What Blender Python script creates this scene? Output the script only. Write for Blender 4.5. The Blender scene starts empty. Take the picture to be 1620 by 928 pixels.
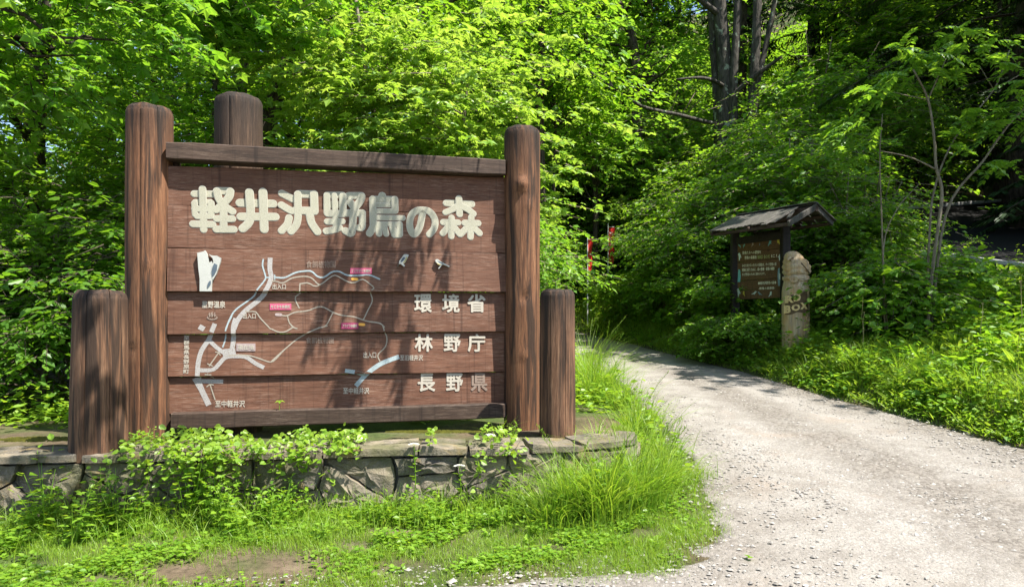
import bpy, math, random
import numpy as np
from mathutils import Vector
S = bpy.context.scene
C = S.collection
R = math.radians
rng = np.random.default_rng(7)
random.seed(7)

# ------------------------------------------------------------------ camera, sky, sun, exposure
F, CX, HY, CAMZ = 1080.0, 810.0, 522.0, 1.5
cam_d = bpy.data.cameras.new('camera'); cam = bpy.data.objects.new('camera', cam_d); C.objects.link(cam)
cam.location = (0, 0, CAMZ); cam.rotation_euler = (R(90), 0, 0)
cam_d.sensor_width = 36; cam_d.lens = F / 1620 * 36; cam_d.shift_y = (HY - 464) / 1620
cam_d.clip_start = .05; cam_d.clip_end = 2000
S.camera = cam
SUN = Vector((.446, -.248, .859)).normalized()
W = bpy.data.worlds.new('World'); S.world = W; W.use_nodes = True
nt = W.node_tree
sky = nt.nodes.new('ShaderNodeTexSky'); sky.sky_type = 'NISHITA'; sky.sun_disc = False
sky.sun_elevation = math.asin(SUN.z); sky.sun_rotation = math.atan2(SUN.x, SUN.y)
bg = nt.nodes['Background']; bg.inputs[1].default_value = .105
nt.links.new(sky.outputs[0], bg.inputs[0])
sd = bpy.data.lights.new('sun', 'SUN'); sd.energy = 5.0; sd.angle = R(.5); sd.color = (1, .95, .86)
so = bpy.data.objects.new('sun', sd); C.objects.link(so)
so.rotation_euler = (-SUN).to_track_quat('-Z', 'Y').to_euler(); so.location = (8, -6, 20)
vs = S.view_settings
vs.view_transform = 'Standard'; vs.look = 'None'; vs.exposure = 1.52; vs.gamma = 1; vs.use_curve_mapping = False
S.render.engine = 'CYCLES'
cy = S.cycles
cy.max_bounces = 7; cy.diffuse_bounces = 4; cy.glossy_bounces = 2; cy.transmission_bounces = 4; cy.transparent_max_bounces = 4
cy.sample_clamp_indirect = 4; cy.caustics_reflective = False; cy.caustics_refractive = False
cy.use_denoising = True

# ------------------------------------------------------------------ helpers
def P(px, py, d):
    return np.array([(px - CX) / F * d, d, CAMZ + (HY - py) / F * d])
def nrm(a):
    return a / np.maximum(np.linalg.norm(a, axis=-1, keepdims=True), 1e-9)
def sstep(a, b, x):
    t = np.clip((x - a) / (b - a), 0, 1); return t * t * (3 - 2 * t)

class MB:
    """collects geometry for ONE mesh"""
    def __init__(self): self.v = []; self.f = []; self.n = 0
    def add(self, V, Fs):
        V = np.asarray(V, float).reshape(-1, 3)
        self.v.append(V)
        Fs = Fs if isinstance(Fs, list) else [Fs]
        for f in Fs:
            f = np.asarray(f, int)
            if f.size: self.f.append(f.reshape(-1, f.shape[-1]) + self.n)
        self.n += len(V)
    def mesh(self, name, mat, smooth=False):
        V = np.concatenate(self.v)
        me = bpy.data.meshes.new(name)
        me.vertices.add(len(V)); me.vertices.foreach_set('co', V.astype(np.float32).ravel())
        nl = sum(f.size for f in self.f); npo = sum(len(f) for f in self.f)
        me.loops.add(nl); me.polygons.add(npo)
        me.loops.foreach_set('vertex_index', np.concatenate([f.ravel() for f in self.f]).astype(np.int32))
        tot = np.concatenate([np.full(len(f), f.shape[1], np.int32) for f in self.f])
        st = np.concatenate([[0], np.cumsum(tot)[:-1]]).astype(np.int32)
        me.polygons.foreach_set('loop_start', st); me.polygons.foreach_set('loop_total', tot)
        me.polygons.foreach_set('use_smooth', np.full(npo, bool(smooth)))
        for m in (mat if isinstance(mat, (list, tuple)) else [mat]): me.materials.append(m)
        me.update(calc_edges=True); me.validate()
        return me
    def obj(self, name, mat, parent=None, smooth=False):
        return link(name, self.mesh(name, mat, smooth), parent)
def link(name, me, parent=None):
    o = bpy.data.objects.new(name, me); C.objects.link(o)
    if parent: o.parent = parent
    return o
def empty(name, loc=(0, 0, 0), rz=0):
    o = bpy.data.objects.new(name, None); C.objects.link(o); o.location = loc; o.rotation_euler = (0, 0, rz); o.empty_display_size = .1
    return o
def tag(o, label=None, cat=None, group=None, kind=None):
    for k, v in (('label', label), ('category', cat), ('group', group), ('kind', kind)):
        if v: o[k] = v
    return o
def copy_tree(o, parent=None):
    c = o.copy(); C.objects.link(c)
    if parent: c.parent = parent
    for ch in list(o.children): copy_tree(ch, c)
    return c

def box(mb, x0, x1, y0, y1, z0, z1, jit=0):
    V = np.array([[x, y, z] for z in (z0, z1) for y in (y0, y1) for x in (x0, x1)], float)
    if jit: V += rng.uniform(-jit, jit, V.shape)
    mb.add(V, np.array([[0, 2, 3, 1], [4, 5, 7, 6], [0, 1, 5, 4], [2, 6, 7, 3], [0, 4, 6, 2], [1, 3, 7, 5]]))
def bev_bar(mb, p0, p1, w, h, up=(0, 0, 1), b=.006, seg=6, jit=.0):
    """chamfered bar from p0 to p1 with section w (side) x h (up)"""
    p0 = np.array(p0, float); p1 = np.array(p1, float); d = nrm(p1 - p0); s = nrm(np.cross(d, np.array(up, float))); u = np.cross(s, d)
    a, c = w / 2, h / 2
    prof = np.array([[-a + b, -c], [a - b, -c], [a, -c + b], [a, c - b], [a - b, c], [-a + b, c], [-a, c - b], [-a, -c + b]])
    V = []
    for i in range(seg + 1):
        q = p0 + (p1 - p0) * i / seg
        k = 1 - (.0 if 0 < i < seg else b / max(w, h))
        o = rng.uniform(-jit, jit, 2) if jit else (0, 0)
        V += [q + s * (x * k + o[0]) + u * (y * k + o[1]) for x, y in prof]
    Fq = [[i * 8 + j, i * 8 + (j + 1) % 8, (i + 1) * 8 + (j + 1) % 8, (i + 1) * 8 + j] for i in range(seg) for j in range(8)]
    mb.add(V, [np.array(Fq), np.array([list(range(7, -1, -1)), [seg * 8 + j for j in range(8)]])])
def tube(mb, pts, rad, n=6, wob=0):
    pts = np.array(pts, float); m = len(pts); rad = np.broadcast_to(np.array(rad, float), (m,))
    t = nrm(np.gradient(pts, axis=0))
    a = np.where(np.abs(t[:, 2:3]) > .9, np.array([[1., 0, 0]]), np.array([[0, 0, 1.]]))
    s = nrm(np.cross(t, a)); u = np.cross(s, t)
    # keep the frame from flipping along the tube
    for i in range(1, m):
        s[i] = nrm(s[i - 1] - t[i] * np.dot(s[i - 1], t[i])); u[i] = np.cross(s[i], t[i])
    an = np.arange(n) * 2 * np.pi / n
    rr = rad[:, None] * (1 + (rng.normal(0, wob, (m, n)) if wob else 0))
    V = pts[:, None] + rr[..., None] * (np.cos(an)[None, :, None] * s[:, None] + np.sin(an)[None, :, None] * u[:, None])
    i, j = np.meshgrid(np.arange(m - 1), np.arange(n), indexing='ij'); j2 = (j + 1) % n
    q = np.stack([i * n + j, (i + 1) * n + j, (i + 1) * n + j2, i * n + j2], -1).reshape(-1, 4)
    mb.add(V.reshape(-1, 3), [q, np.array([list(range(n)), [(m - 1) * n + k for k in range(n - 1, -1, -1)]])])
def smooth_path(pts, k=4):
    pts = np.array(pts, float)
    if len(pts) < 3: return pts
    p = np.vstack([2 * pts[0] - pts[1], pts, 2 * pts[-1] - pts[-2]]); out = []
    for i in range(1, len(p) - 2):
        for t in np.arange(k) / k:
            out.append(.5 * ((2 * p[i]) + (p[i + 1] - p[i - 1]) * t + (2 * p[i - 1] - 5 * p[i] + 4 * p[i + 1] - p[i + 2]) * t * t + (3 * p[i] - p[i - 1] - 3 * p[i + 1] + p[i + 2]) * t ** 3))
    out.append(pts[-1]); return np.array(out)

# ------------------------------------------------------------------ materials
def newmat(name):
    m = bpy.data.materials.new(name); m.use_nodes = True
    return m, m.node_tree, m.node_tree.nodes['Principled BSDF']
class NT:
    def __init__(s, nt): s.nt = nt
    def n(s, typ, **kw):
        nd = s.nt.nodes.new(typ)
        for k, v in kw.items(): setattr(nd, k, v)
        return nd
    def l(s, a, b): s.nt.links.new(a, b)
    def coord(s, scale=(1, 1, 1), which='Object', rot=(0, 0, 0)):
        t = s.n('ShaderNodeTexCoord'); m = s.n('ShaderNodeMapping'); m.inputs['Scale'].default_value = scale; m.inputs['Rotation'].default_value = rot
        s.l(t.outputs[which], m.inputs[0]); return m.outputs[0]
    def noise(s, vec, scale, detail=6, rough=.6, dist=0):
        t = s.n('ShaderNodeTexNoise'); t.inputs['Scale'].default_value = scale; t.inputs['Detail'].default_value = detail
        t.inputs['Roughness'].default_value = rough; t.inputs['Distortion'].default_value = dist
        s.l(vec, t.inputs['Vector']); return t.outputs[0]
    def ramp(s, fac, stops):
        r = s.n('ShaderNodeValToRGB'); e = r.color_ramp.elements
        while len(e) < len(stops): e.new(.5)
        for x, (p, c) in zip(e, stops):
            x.position = p; x.color = (*c, 1) if hasattr(c, '__len__') else (c, c, c, 1)
        s.l(fac, r.inputs[0]); return r.outputs[0]
    def mix(s, fac, a, b, mode='MIX'):
        m = s.n('ShaderNodeMix', data_type='RGBA', blend_type=mode)
        for sock, v in ((m.inputs[0], fac), (m.inputs[6], a), (m.inputs[7], b)):
            if hasattr(v, 'is_output'): s.l(v, sock)
            elif hasattr(v, '__len__'): sock.default_value = (*v, 1)
            else: sock.default_value = v
        return m.outputs[2]
    def math(s, op, a, b=0):
        m = s.n('ShaderNodeMath', operation=op)
        for sock, v in ((m.inputs[0], a), (m.inputs[1], b)):
            if hasattr(v, 'is_output'): s.l(v, sock)
            else: sock.default_value = v
        return m.outputs[0]
    def bump(s, h, strength, dist, bsdf, normal=None):
        b = s.n('ShaderNodeBump'); b.inputs['Strength'].default_value = strength; b.inputs['Distance'].default_value = dist
        s.l(h, b.inputs['Height']); s.l(b.outputs[0], bsdf.inputs['Normal']); return b

def leaf_mat(name, a, b, ta, tb, rough=.42, tr=.40, spec=.4):
    rough = max(rough, .44)
    """a..b: reflected colours of single leaves, ta..tb: light that shines through them"""
    m, nt, bs = newmat(name); g = NT(nt)
    geo = g.n('ShaderNodeNewGeometry'); rnd = geo.outputs['Random Per Island']
    oi = g.n('ShaderNodeObjectInfo')
    f = g.math('ADD', g.math('MULTIPLY', rnd, .8), g.math('MULTIPLY', oi.outputs['Random'], .2))
    col = g.mix(f, a, b); tc = g.mix(f, ta, tb)
    g.l(col, bs.inputs['Base Color']); bs.inputs['Roughness'].default_value = rough; bs.inputs['Specular IOR Level'].default_value = spec
    t = g.n('ShaderNodeBsdfTranslucent'); g.l(tc, t.inputs[0])
    mx = g.n('ShaderNodeMixShader'); mx.inputs[0].default_value = tr
    g.l(bs.outputs[0], mx.inputs[1]); g.l(t.outputs[0], mx.inputs[2])
    g.l(mx.outputs[0], nt.nodes['Material Output'].inputs[0])
    return m
M = {}
M['maple'] = leaf_mat('maple_leaf', (.11, .235, .02), (.21, .325, .045), (.36, .61, .03), (.55, .71, .09), rough=.38, spec=.5)
M['fresh'] = leaf_mat('fresh_leaf', (.07, .19, .018), (.155, .28, .028), (.25, .56, .022), (.42, .65, .05), rough=.38, spec=.5)
M['mid'] = leaf_mat('mid_leaf', (.06, .16, .015), (.14, .26, .02), (.24, .52, .018), (.42, .64, .03))
M['deep'] = leaf_mat('deep_leaf', (.04, .115, .014), (.10, .20, .018), (.16, .40, .015), (.30, .52, .025))
M['needle'] = leaf_mat('conifer_needle', (.012, .035, .010), (.028, .06, .012), (.02, .06, .008), (.04, .09, .01), rough=.55, tr=.15)
M['herb'] = leaf_mat('herb_leaf', (.09, .20, .015), (.19, .31, .025), (.30, .56, .02), (.52, .68, .04), rough=.4, spec=.45)
M['ivy'] = leaf_mat('creeper_leaf', (.11, .22, .015), (.22, .32, .03), (.32, .56, .02), (.5, .66, .04), rough=.4, spec=.45)
M['grass'] = leaf_mat('grass_blade', (.10, .21, .014), (.22, .31, .035), (.26, .52, .02), (.48, .60, .05), rough=.45, spec=.4)
M['pinnate'] = leaf_mat('pinnate_leaflet', (.07, .17, .02), (.15, .27, .03), (.24, .5, .02), (.42, .62, .04), rough=.38, spec=.5)
M['petal'] = leaf_mat('white_petal', (.7, .72, .62), (.8, .8, .74), (.6, .62, .5), (.7, .7, .6), rough=.5, tr=.3)

def bark_mat(name, lo, hi, lichen=None, sc=1.0):
    m, nt, bs = newmat(name); g = NT(nt)
    v = g.coord((9 * sc, 9 * sc, 2.2 * sc)); a = g.noise(v, 2.2, 7, .65, .4)
    col = g.ramp(a, [(.34, lo), (.66, hi)])
    if lichen:
        l = g.noise(g.coord((1, 1, .8)), 5.5, 5, .6); col = g.mix(g.ramp(l, [(.6, 0.), (.66, 1.)]), col, lichen)
    g.l(col, bs.inputs['Base Color']); bs.inputs['Roughness'].default_value = .85; bs.inputs['Specular IOR Level'].default_value = .2
    g.bump(a, .9, .03, bs); return m
M['bark'] = bark_mat('bark_brown', (.018, .014, .011), (.09, .07, .05))
M['barkg'] = bark_mat('bark_grey', (.018, .016, .014), (.085, .075, .064), (.22, .25, .20))
M['twig'] = bark_mat('bark_twig', (.11, .09, .06), (.26, .22, .16), sc=2)

def log_mat(name, c0, c1, c2, z0, z1):
    """weathered log: long grain, dark streaks, grey-black worn crown between z0 and z1"""
    m, nt, bs = newmat(name); g = NT(nt)
    gr = g.noise(g.coord((26, 26, 1.3)), 2, 8, .7, .3)
    st = g.noise(g.coord((9, 9, .5)), 2, 5, .6, .6)
    fi = g.noise(g.coord((110, 110, 5)), 2, 4, .6)
    col = g.ramp(gr, [(.28, c0), (.5, c1), (.74, c2)])
    col = g.mix(g.ramp(st, [(.49, 0.), (.60, .9)]), col, (.022, .014, .010))
    col = g.mix(g.ramp(fi, [(.35, .55), (.55, 0.)]), col, (.045, .027, .018))
    tc = g.n('ShaderNodeTexCoord'); sp = g.n('ShaderNodeSeparateXYZ'); g.l(tc.outputs['Object'], sp.inputs[0])
    up = g.n('ShaderNodeMapRange'); up.inputs[1].default_value = z0; up.inputs[2].default_value = z1; g.l(sp.outputs[2], up.inputs[0])
    we = g.math('MULTIPLY', up.outputs[0], g.ramp(g.noise(g.coord((20, 20, 1.6)), 2, 5), [(.32, .45), (.52, 1.)]))
    col = g.mix(g.math('MULTIPLY', we, .9), col, g.ramp(fi, [(.3, (.005, .004, .0035)), (.7, (.030, .024, .020))]))
    g.l(col, bs.inputs['Base Color']); bs.inputs['Roughness'].default_value = .78; bs.inputs['Specular IOR Level'].default_value = .25
    h = g.math('ADD', g.math('MULTIPLY', gr, .6), g.math('MULTIPLY', fi, .5)); g.bump(h, .7, .012, bs)
    return m
def plank_mat(name, c0, c1, c2, worn=(.30, .2, .15), amt=.5, off=0.):
    m, nt, bs = newmat(name); g = NT(nt)
    oi = g.n('ShaderNodeObjectInfo')
    tc = g.n('ShaderNodeTexCoord'); ad = g.n('ShaderNodeVectorMath', operation='ADD'); mu = g.n('ShaderNodeVectorMath', operation='SCALE')
    cb = g.n('ShaderNodeCombineXYZ'); g.l(oi.outputs['Random'], cb.inputs[0]); g.l(oi.outputs['Random'], cb.inputs[2])
    mu.inputs['Scale'].default_value = 7.3; g.l(cb.outputs[0], mu.inputs[0]); g.l(tc.outputs['Object'], ad.inputs[0]); g.l(mu.outputs[0], ad.inputs[1])
    def co(s):
        mp = g.n('ShaderNodeMapping'); mp.inputs['Scale'].default_value = s; g.l(ad.outputs[0], mp.inputs[0]); return mp.outputs[0]
    gr = g.noise(co((1.1, 14, 22)), 2, 8, .68, .5); fi = g.noise(co((4, 60, 120)), 2, 5, .65)
    bl = g.noise(co((1, 1, 1.6)), 2.2, 5, .6); sp = g.noise(co((4, 30, 95)), 2.5, 5, .75)
    col = g.ramp(gr, [(.3, c0), (.5, c1), (.72, c2)])
    col = g.mix(g.math('MULTIPLY', oi.outputs['Random'], .4), col, tuple(x * .55 for x in c1))
    col = g.mix(g.ramp(fi, [(.33, .6), (.5, 0.)]), col, tuple(x * .45 for x in c0))
    w = g.math('MULTIPLY', g.ramp(sp, [(.50, 0.), (.64, 1.)]), g.ramp(bl, [(.34, .08), (.6, amt)]))
    col = g.mix(w, col, worn)
    col = g.mix(g.ramp(bl, [(.3, .45), (.55, 0.)]), col, tuple(x * .6 for x in c1))
    gs = g.n('ShaderNodeSeparateXYZ'); g.l(tc.outputs['Generated'], gs.inputs[0]); ed = g.math('ABSOLUTE', g.math('SUBTRACT', gs.outputs[2], .5)); ed = g.math('ADD', ed, g.math('MULTIPLY', g.noise(co((5, 1, 9)), 2, 6, .7), .16))
    col = g.mix(g.ramp(ed, [(.52, 0.), (.62, .4)]), col, tuple(x * .35 for x in c0))
    dr = g.noise(co((16, 3, .5)), 2, 4, .6); col = g.mix(g.ramp(dr, [(.56, 0.), (.70, .5)]), col, tuple(x * .4 for x in c0))
    g.l(col, bs.inputs['Base Color']); bs.inputs['Roughness'].default_value = .72; bs.inputs['Specular IOR Level'].default_value = .3
    g.bump(g.math('ADD', g.math('MULTIPLY', gr, .5), fi), .3, .0022, bs); return m
def paint_mat(name, base, wood=(.09, .05, .035), wear=.5, sc=1., rough=.7):
    """old paint with specks of wood and dirt showing through"""
    m, nt, bs = newmat(name); g = NT(nt)
    sp = g.noise(g.coord((26 * sc, 26 * sc, 44 * sc)), 3, 5, .8); b = g.noise(g.coord(), 6, 4)
    f = g.ramp(sp, [(.62 - .16 * wear, 0.), (.74 - .1 * wear, .9)])
    col = g.mix(g.ramp(b, [(.3, .25), (.6, 0.)]), base, tuple(x * .6 for x in base))
    col = g.mix(f, col, wood)
    g.l(col, bs.inputs['Base Color']); bs.inputs['Roughness'].default_value = rough; bs.inputs['Specular IOR Level'].default_value = .3
    g.bump(sp, .25, .004, bs); return m
def flat_mat(name, col, rough=.7, var=.25, sc=14):
    m, nt, bs = newmat(name); g = NT(nt)
    n = g.noise(g.coord(), sc, 5, .65)
    c = g.mix(g.ramp(n, [(.3, 0.), (.7, 1.)]), tuple(x * (1 - var) for x in col), tuple(min(1, x * (1 + var)) for x in col))
    g.l(c, bs.inputs['Base Color']); bs.inputs['Roughness'].default_value = rough; bs.inputs['Specular IOR Level'].default_value = .3
    g.bump(n, .2, .01, bs); return m
def stone_mat(name):
    m, nt, bs = newmat(name); g = NT(nt)
    oi = g.n('ShaderNodeObjectInfo'); v = g.coord()
    a = g.noise(v, 7, 8, .65); f = g.noise(v, 70, 6, .7); l = g.noise(v, 4.3, 6, .65, .3); d = g.noise(v, 2.4, 5)
    base = g.mix(oi.outputs['Random'], (.125, .104, .076), (.235, .195, .138))
    col = g.mix(g.ramp(a, [(.35, .75), (.62, 0.)]), base, (.075, .07, .062))
    col = g.mix(g.ramp(f, [(.5, 0.), (.72, .5)]), col, (.28, .26, .215))
    col = g.mix(g.ramp(l, [(.56, 0.), (.68, .65)]), col, (.24, .16, .045))
    col = g.mix(g.ramp(d, [(.48, 0.), (.62, .7)]), col, (.07, .078, .024))
    g.l(col, bs.inputs['Base Color']); bs.inputs['Roughness'].default_value = .88; bs.inputs['Specular IOR Level'].default_value = .25
    h = g.math('ADD', a, g.math('MULTIPLY', f, .35)); g.bump(h, .8, .03, bs); return m
def ground_mat(name):
    m, nt, bs = newmat(name); g = NT(nt); v = g.coord()
    a = g.noise(v, 1.6, 8, .65); f = g.noise(v, 26, 7, .7); gr = g.noise(v, .9, 5)
    col = g.ramp(a, [(.3, (.05, .034, .022)), (.55, (.13, .092, .066)), (.75, (.21, .16, .12))])
    col = g.mix(g.ramp(f, [(.35, .6), (.55, 0.)]), col, (.03, .022, .014))
    col = g.mix(g.ramp(gr, [(.42, .8), (.6, .1)]), col, g.ramp(f, [(.3, (.02, .045, .008)), (.7, (.05, .09, .018))]))
    g.l(col, bs.inputs['Base Color']); bs.inputs['Roughness'].default_value = .95; bs.inputs['Specular IOR Level'].default_value = .1
    g.bump(g.math('ADD', a, g.math('MULTIPLY', f, .4)), .7, .05, bs); return m
def road_mat(name):
    m, nt, bs = newmat(name); g = NT(nt); v = g.coord()
    big = g.noise(v, .55, 5, .6, .6); med = g.noise(v, 3.5, 7, .65); f = g.noise(v, 45, 8, .75)
    vo = g.n('ShaderNodeTexVoronoi'); vo.inputs['Scale'].default_value = 46; g.l(v, vo.inputs['Vector'])
    vo2 = g.n('ShaderNodeTexVoronoi'); vo2.inputs['Scale'].default_value = 110; g.l(v, vo2.inputs['Vector'])
    col = g.ramp(med, [(.3, (.150, .134, .117)), (.5, (.230, .212, .190)), (.7, (.285, .268, .246))])
    cs = g.n('ShaderNodeSeparateColor'); g.l(vo.outputs['Color'], cs.inputs[0])
    peb = g.ramp(cs.outputs[0], [(.0, (.12, .11, .10)), (.4, (.215, .202, .187)), (1., (.345, .33, .31))])
    m1 = g.ramp(big, [(.4, .15), (.6, .75)])
    col = g.mix(g.math('MULTIPLY', m1, g.ramp(vo.outputs['Distance'], [(.35, 1.), (.6, 0.)])), col, peb)
    col = g.mix(g.ramp(vo2.outputs['Distance'], [(.45, 0.), (.8, .35)]), col, (.12, .105, .09))
    col = g.mix(g.ramp(f, [(.3, .5), (.5, 0.)]), col, (.15, .13, .11))
    br = g.noise(v, 1.1, 5, .6, .8); col = g.mix(g.ramp(br, [(.55, 0.), (.72, .45)]), col, (.24, .185, .14))
    at = g.n('ShaderNodeAttribute', attribute_name='across'); ac = g.math('ADD', at.outputs['Fac'], g.math('MULTIPLY', g.noise(v, 1.4, 4), .10))
    tr = g.ramp(ac, [(.0, .9), (.14, .45), (.26, 0.), (.40, .0), (.52, .85), (.64, .8), (.76, .0), (.88, .35), (1., 1.)])
    col = g.mix(g.math('MULTIPLY', tr, g.ramp(g.noise(v, 2.6, 7, .7), [(.30, .1), (.50, 1.)])), col, g.mix(cs.outputs[1], (.080, .068, .057), (.195, .175, .153)))
    g.l(col, bs.inputs['Base Color']); bs.inputs['Roughness'].default_value = .92; bs.inputs['Specular IOR Level'].default_value = .2
    h = g.math('ADD', g.math('MULTIPLY', vo.outputs['Distance'], -.8), g.math('ADD', f, g.math('MULTIPLY', vo2.outputs['Distance'], -.4)))
    g.bump(h, .7, .009, bs); return m
M['log'] = log_mat('log_brown', (.055, .023, .012), (.165, .074, .036), (.29, .150, .078), 1.95, 2.34)
M['logshort'] = log_mat('log_short', (.050, .024, .014), (.150, .076, .042), (.26, .155, .092), .66, 1.0)
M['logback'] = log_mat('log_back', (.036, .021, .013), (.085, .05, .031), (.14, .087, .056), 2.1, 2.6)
M['plank'] = plank_mat('sign_plank', (.062, .025, .013), (.135, .058, .033), (.21, .105, .066), worn=(.36, .25, .19), amt=.55)
M['rail'] = plank_mat('sign_rail', (.020, .012, .008), (.052, .031, .021), (.105, .068, .048), worn=(.25, .185, .14), amt=.4)
M['white'] = paint_mat('title_paint', (.385, .37, .285), (.115, .10, .072), .68, 1.9)
M['edge'] = paint_mat('title_edge_paint', (.46, .44, .36), (.2, .15, .1), .25)
M['white2'] = paint_mat('lettering_paint', (.45, .41, .34), (.12, .065, .045), .45, 1.6)
M['faint'] = paint_mat('faded_paint', (.26, .20, .16), (.13, .055, .035), .75)
M['roadp'] = paint_mat('map_road_paint', (.34, .33, .315), (.12, .065, .045), .8, 1.5)
M['river'] = paint_mat('map_river_paint', (.31, .38, .395), (.12, .07, .05), .65, 1.5)
M['trail'] = paint_mat('map_trail_paint', (.31, .28, .225), (.12, .065, .04), .7, 1.5)
M['pink'] = paint_mat('map_tag_pink', (.48, .09, .17), (.2, .08, .07), .3)
M['rose'] = paint_mat('map_tag_rose', (.30, .04, .11), (.15, .06, .06), .3)
M['pale'] = paint_mat('map_tag_pale', (.34, .27, .26), (.15, .1, .08), .5)
M['orange'] = flat_mat('map_orange', (.65, .33, .06))
M['stone'] = stone_mat('wall_stone'); M['mortar'] = flat_mat('mortar', (.17, .16, .14), .95, .5, 18)
M['ground'] = ground_mat('ground'); M['road'] = road_mat('gravel_road')
M['pebble'] = flat_mat('pebble', (.36, .335, .305), .85, .6, 9)
M['moss'] = flat_mat('moss', (.14, .135, .02), .95, .5, 40)

# ------------------------------------------------------------------ terrain
LE = np.array([(-20, 1.6), (-6, 2.6), (-2, 3.02), (-.93, 3.2), (-.2, 3.3), (.13, 3.38), (.73, 3.42), (.95, 3.54), (1.14, 3.9), (1.27, 4.5), (1.38, 5.3), (1.5, 7), (1.42, 9), (1.1, 11.5), (.5, 14.2), (-.4, 16.8), (-2.2, 19.2), (-5.5, 21.5), (-20, 25)], float)
RE = np.array([(-20, -6), (0, -6), (4.6, -5), (5.35, -2), (5.4, 0), (5.3, 1.0), (5.15, 2), (5.0, 3), (4.75, 4), (4.5, 5.1), (4.34, 5.8), (4.09, 6.9), (3.77, 8.3), (3.5, 10.1), (3.05, 11.8), (2.5, 14.1), (1.75, 16.7), (.5, 19.2), (-1.6, 21.4), (-5.2, 23.8), (-20, 28)], float)
def sdist(poly, x, y):
    """signed distance to a polyline, positive on its right-hand side"""
    x = np.asarray(x, float); y = np.asarray(y, float); best = np.full(x.shape, 1e9); sg = np.ones(x.shape)
    for a, b in zip(poly[:-1], poly[1:]):
        d = b - a; L2 = d @ d
        t = np.clip(((x - a[0]) * d[0] + (y - a[1]) * d[1]) / L2, 0, 1)
        ex = x - a[0] - t * d[0]; ey = y - a[1] - t * d[1]; q = ex * ex + ey * ey
        s = np.where(d[0] * (y - a[1]) - d[1] * (x - a[0]) < 0, 1., -1.)
        m = q < best - 1e-9; best = np.where(m, q, best); sg = np.where(m, s, sg)
    return np.sqrt(best) * sg
REx = np.vstack([RE[3:], [(-60, 34)]]); REx = np.vstack([[(5.35, -40)], REx])
S0 = np.array([-2.441, 4.9]); S1 = np.array([-.0607, 5.46]); SE = (S1 - S0) / np.linalg.norm(S1 - S0); SN = np.array([SE[1], -SE[0]])   # along the sign, out of its face
WF = np.array([(-7.5, 3.7), (-4.4, 3.96), (-2.77, 4.12), (-1.09, 4.30), (-.08, 4.41), (.44, 4.51), (.70, 4.62), (.86, 4.80), (.90, 5.1)], float)  # wall front, top edge
WTOP = .755
AR = [P(1430, 400, 13.2), P(1720, 436, 11.6), P(1610, 318, 18.6), P(1352, 339, 18.2)]      # access road corners
AR = np.array(AR)
_A = np.c_[AR[:, :2], np.ones(4)]; ARP = np.linalg.lstsq(_A, AR[:, 2], rcond=None)[0]
def in_quad(q, x, y, pad):
    d = np.full(np.shape(x), 1e9)
    for a, b in zip(q, np.roll(q, -1, axis=0)):
        e = (b - a)[:2]; e = e / np.linalg.norm(e); n = np.array([-e[1], e[0]])
        d = np.minimum(d, (x - a[0]) * n[0] + (y - a[1]) * n[1])
    return sstep(-pad, 0, d)
def terr(x, y):
    x = np.asarray(x, float); y = np.asarray(y, float)
    h = .085 * np.clip(y, -20, 22)
    dr = sdist(REx, x, y); d = np.maximum(dr, 0)
    sl = .22 + .40 * sstep(11, 20, y); sl = sl * (1 - .75 * sstep(-3, -22, x) * 1.0)
    h = h + .2 * sstep(0, .55, dr) + sl * np.minimum(d, 55)
    off = sstep(.3, 1.2, dr)
    h = h + off * (.16 * np.sin(x * .9 + 1.3 * np.sin(y * .5)) * np.sin(y * .8) + .05 * np.sin(2.7 * x + y) * np.sin(2.1 * y - x))
    # soil bed behind the stone wall
    dw = -sdist(WF, x, y)
    bed = sstep(.12, .3, dw) * (1 - sstep(1.7, 3.2, dw)) * sstep(1.25, .85, x) * (y < 8.5)
    tz = WTOP - .045 + .015 * np.sin(5 * x) * np.sin(4 * y)
    h = np.where(bed > 0, h + (np.maximum(tz, h) - h) * bed, h)
    w = in_quad(AR, x, y, 1.2); pl = ARP[0] * x + ARP[1] * y + ARP[2] - .05
    return h + (pl - h) * w
def grid_axis(lo, hi, step, far, n):
    a = np.arange(lo, hi + 1e-6, step); g = np.geomspace(1, far, n)
    return np.concatenate([lo - (g[::-1] - 1) - step, a, hi + (g - 1) + step])
gx = grid_axis(-9, 11, .14, 190, 26); gy = grid_axis(1.5, 24, .14, 190, 26)
X, Y = np.meshgrid(gx, gy, indexing='ij'); Z = terr(X, Y)
def grid_faces(a, b):
    i, j = np.meshgrid(np.arange(a - 1), np.arange(b - 1), indexing='ij')
    return np.stack([i * b + j, (i + 1) * b + j, (i + 1) * b + j + 1, i * b + j + 1], -1).reshape(-1, 4)
mb = MB(); mb.add(np.stack([X, Y, Z], -1), grid_faces(len(gx), len(gy)))
tag(mb.obj('ground', M['ground'], smooth=True), kind='structure')

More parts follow.
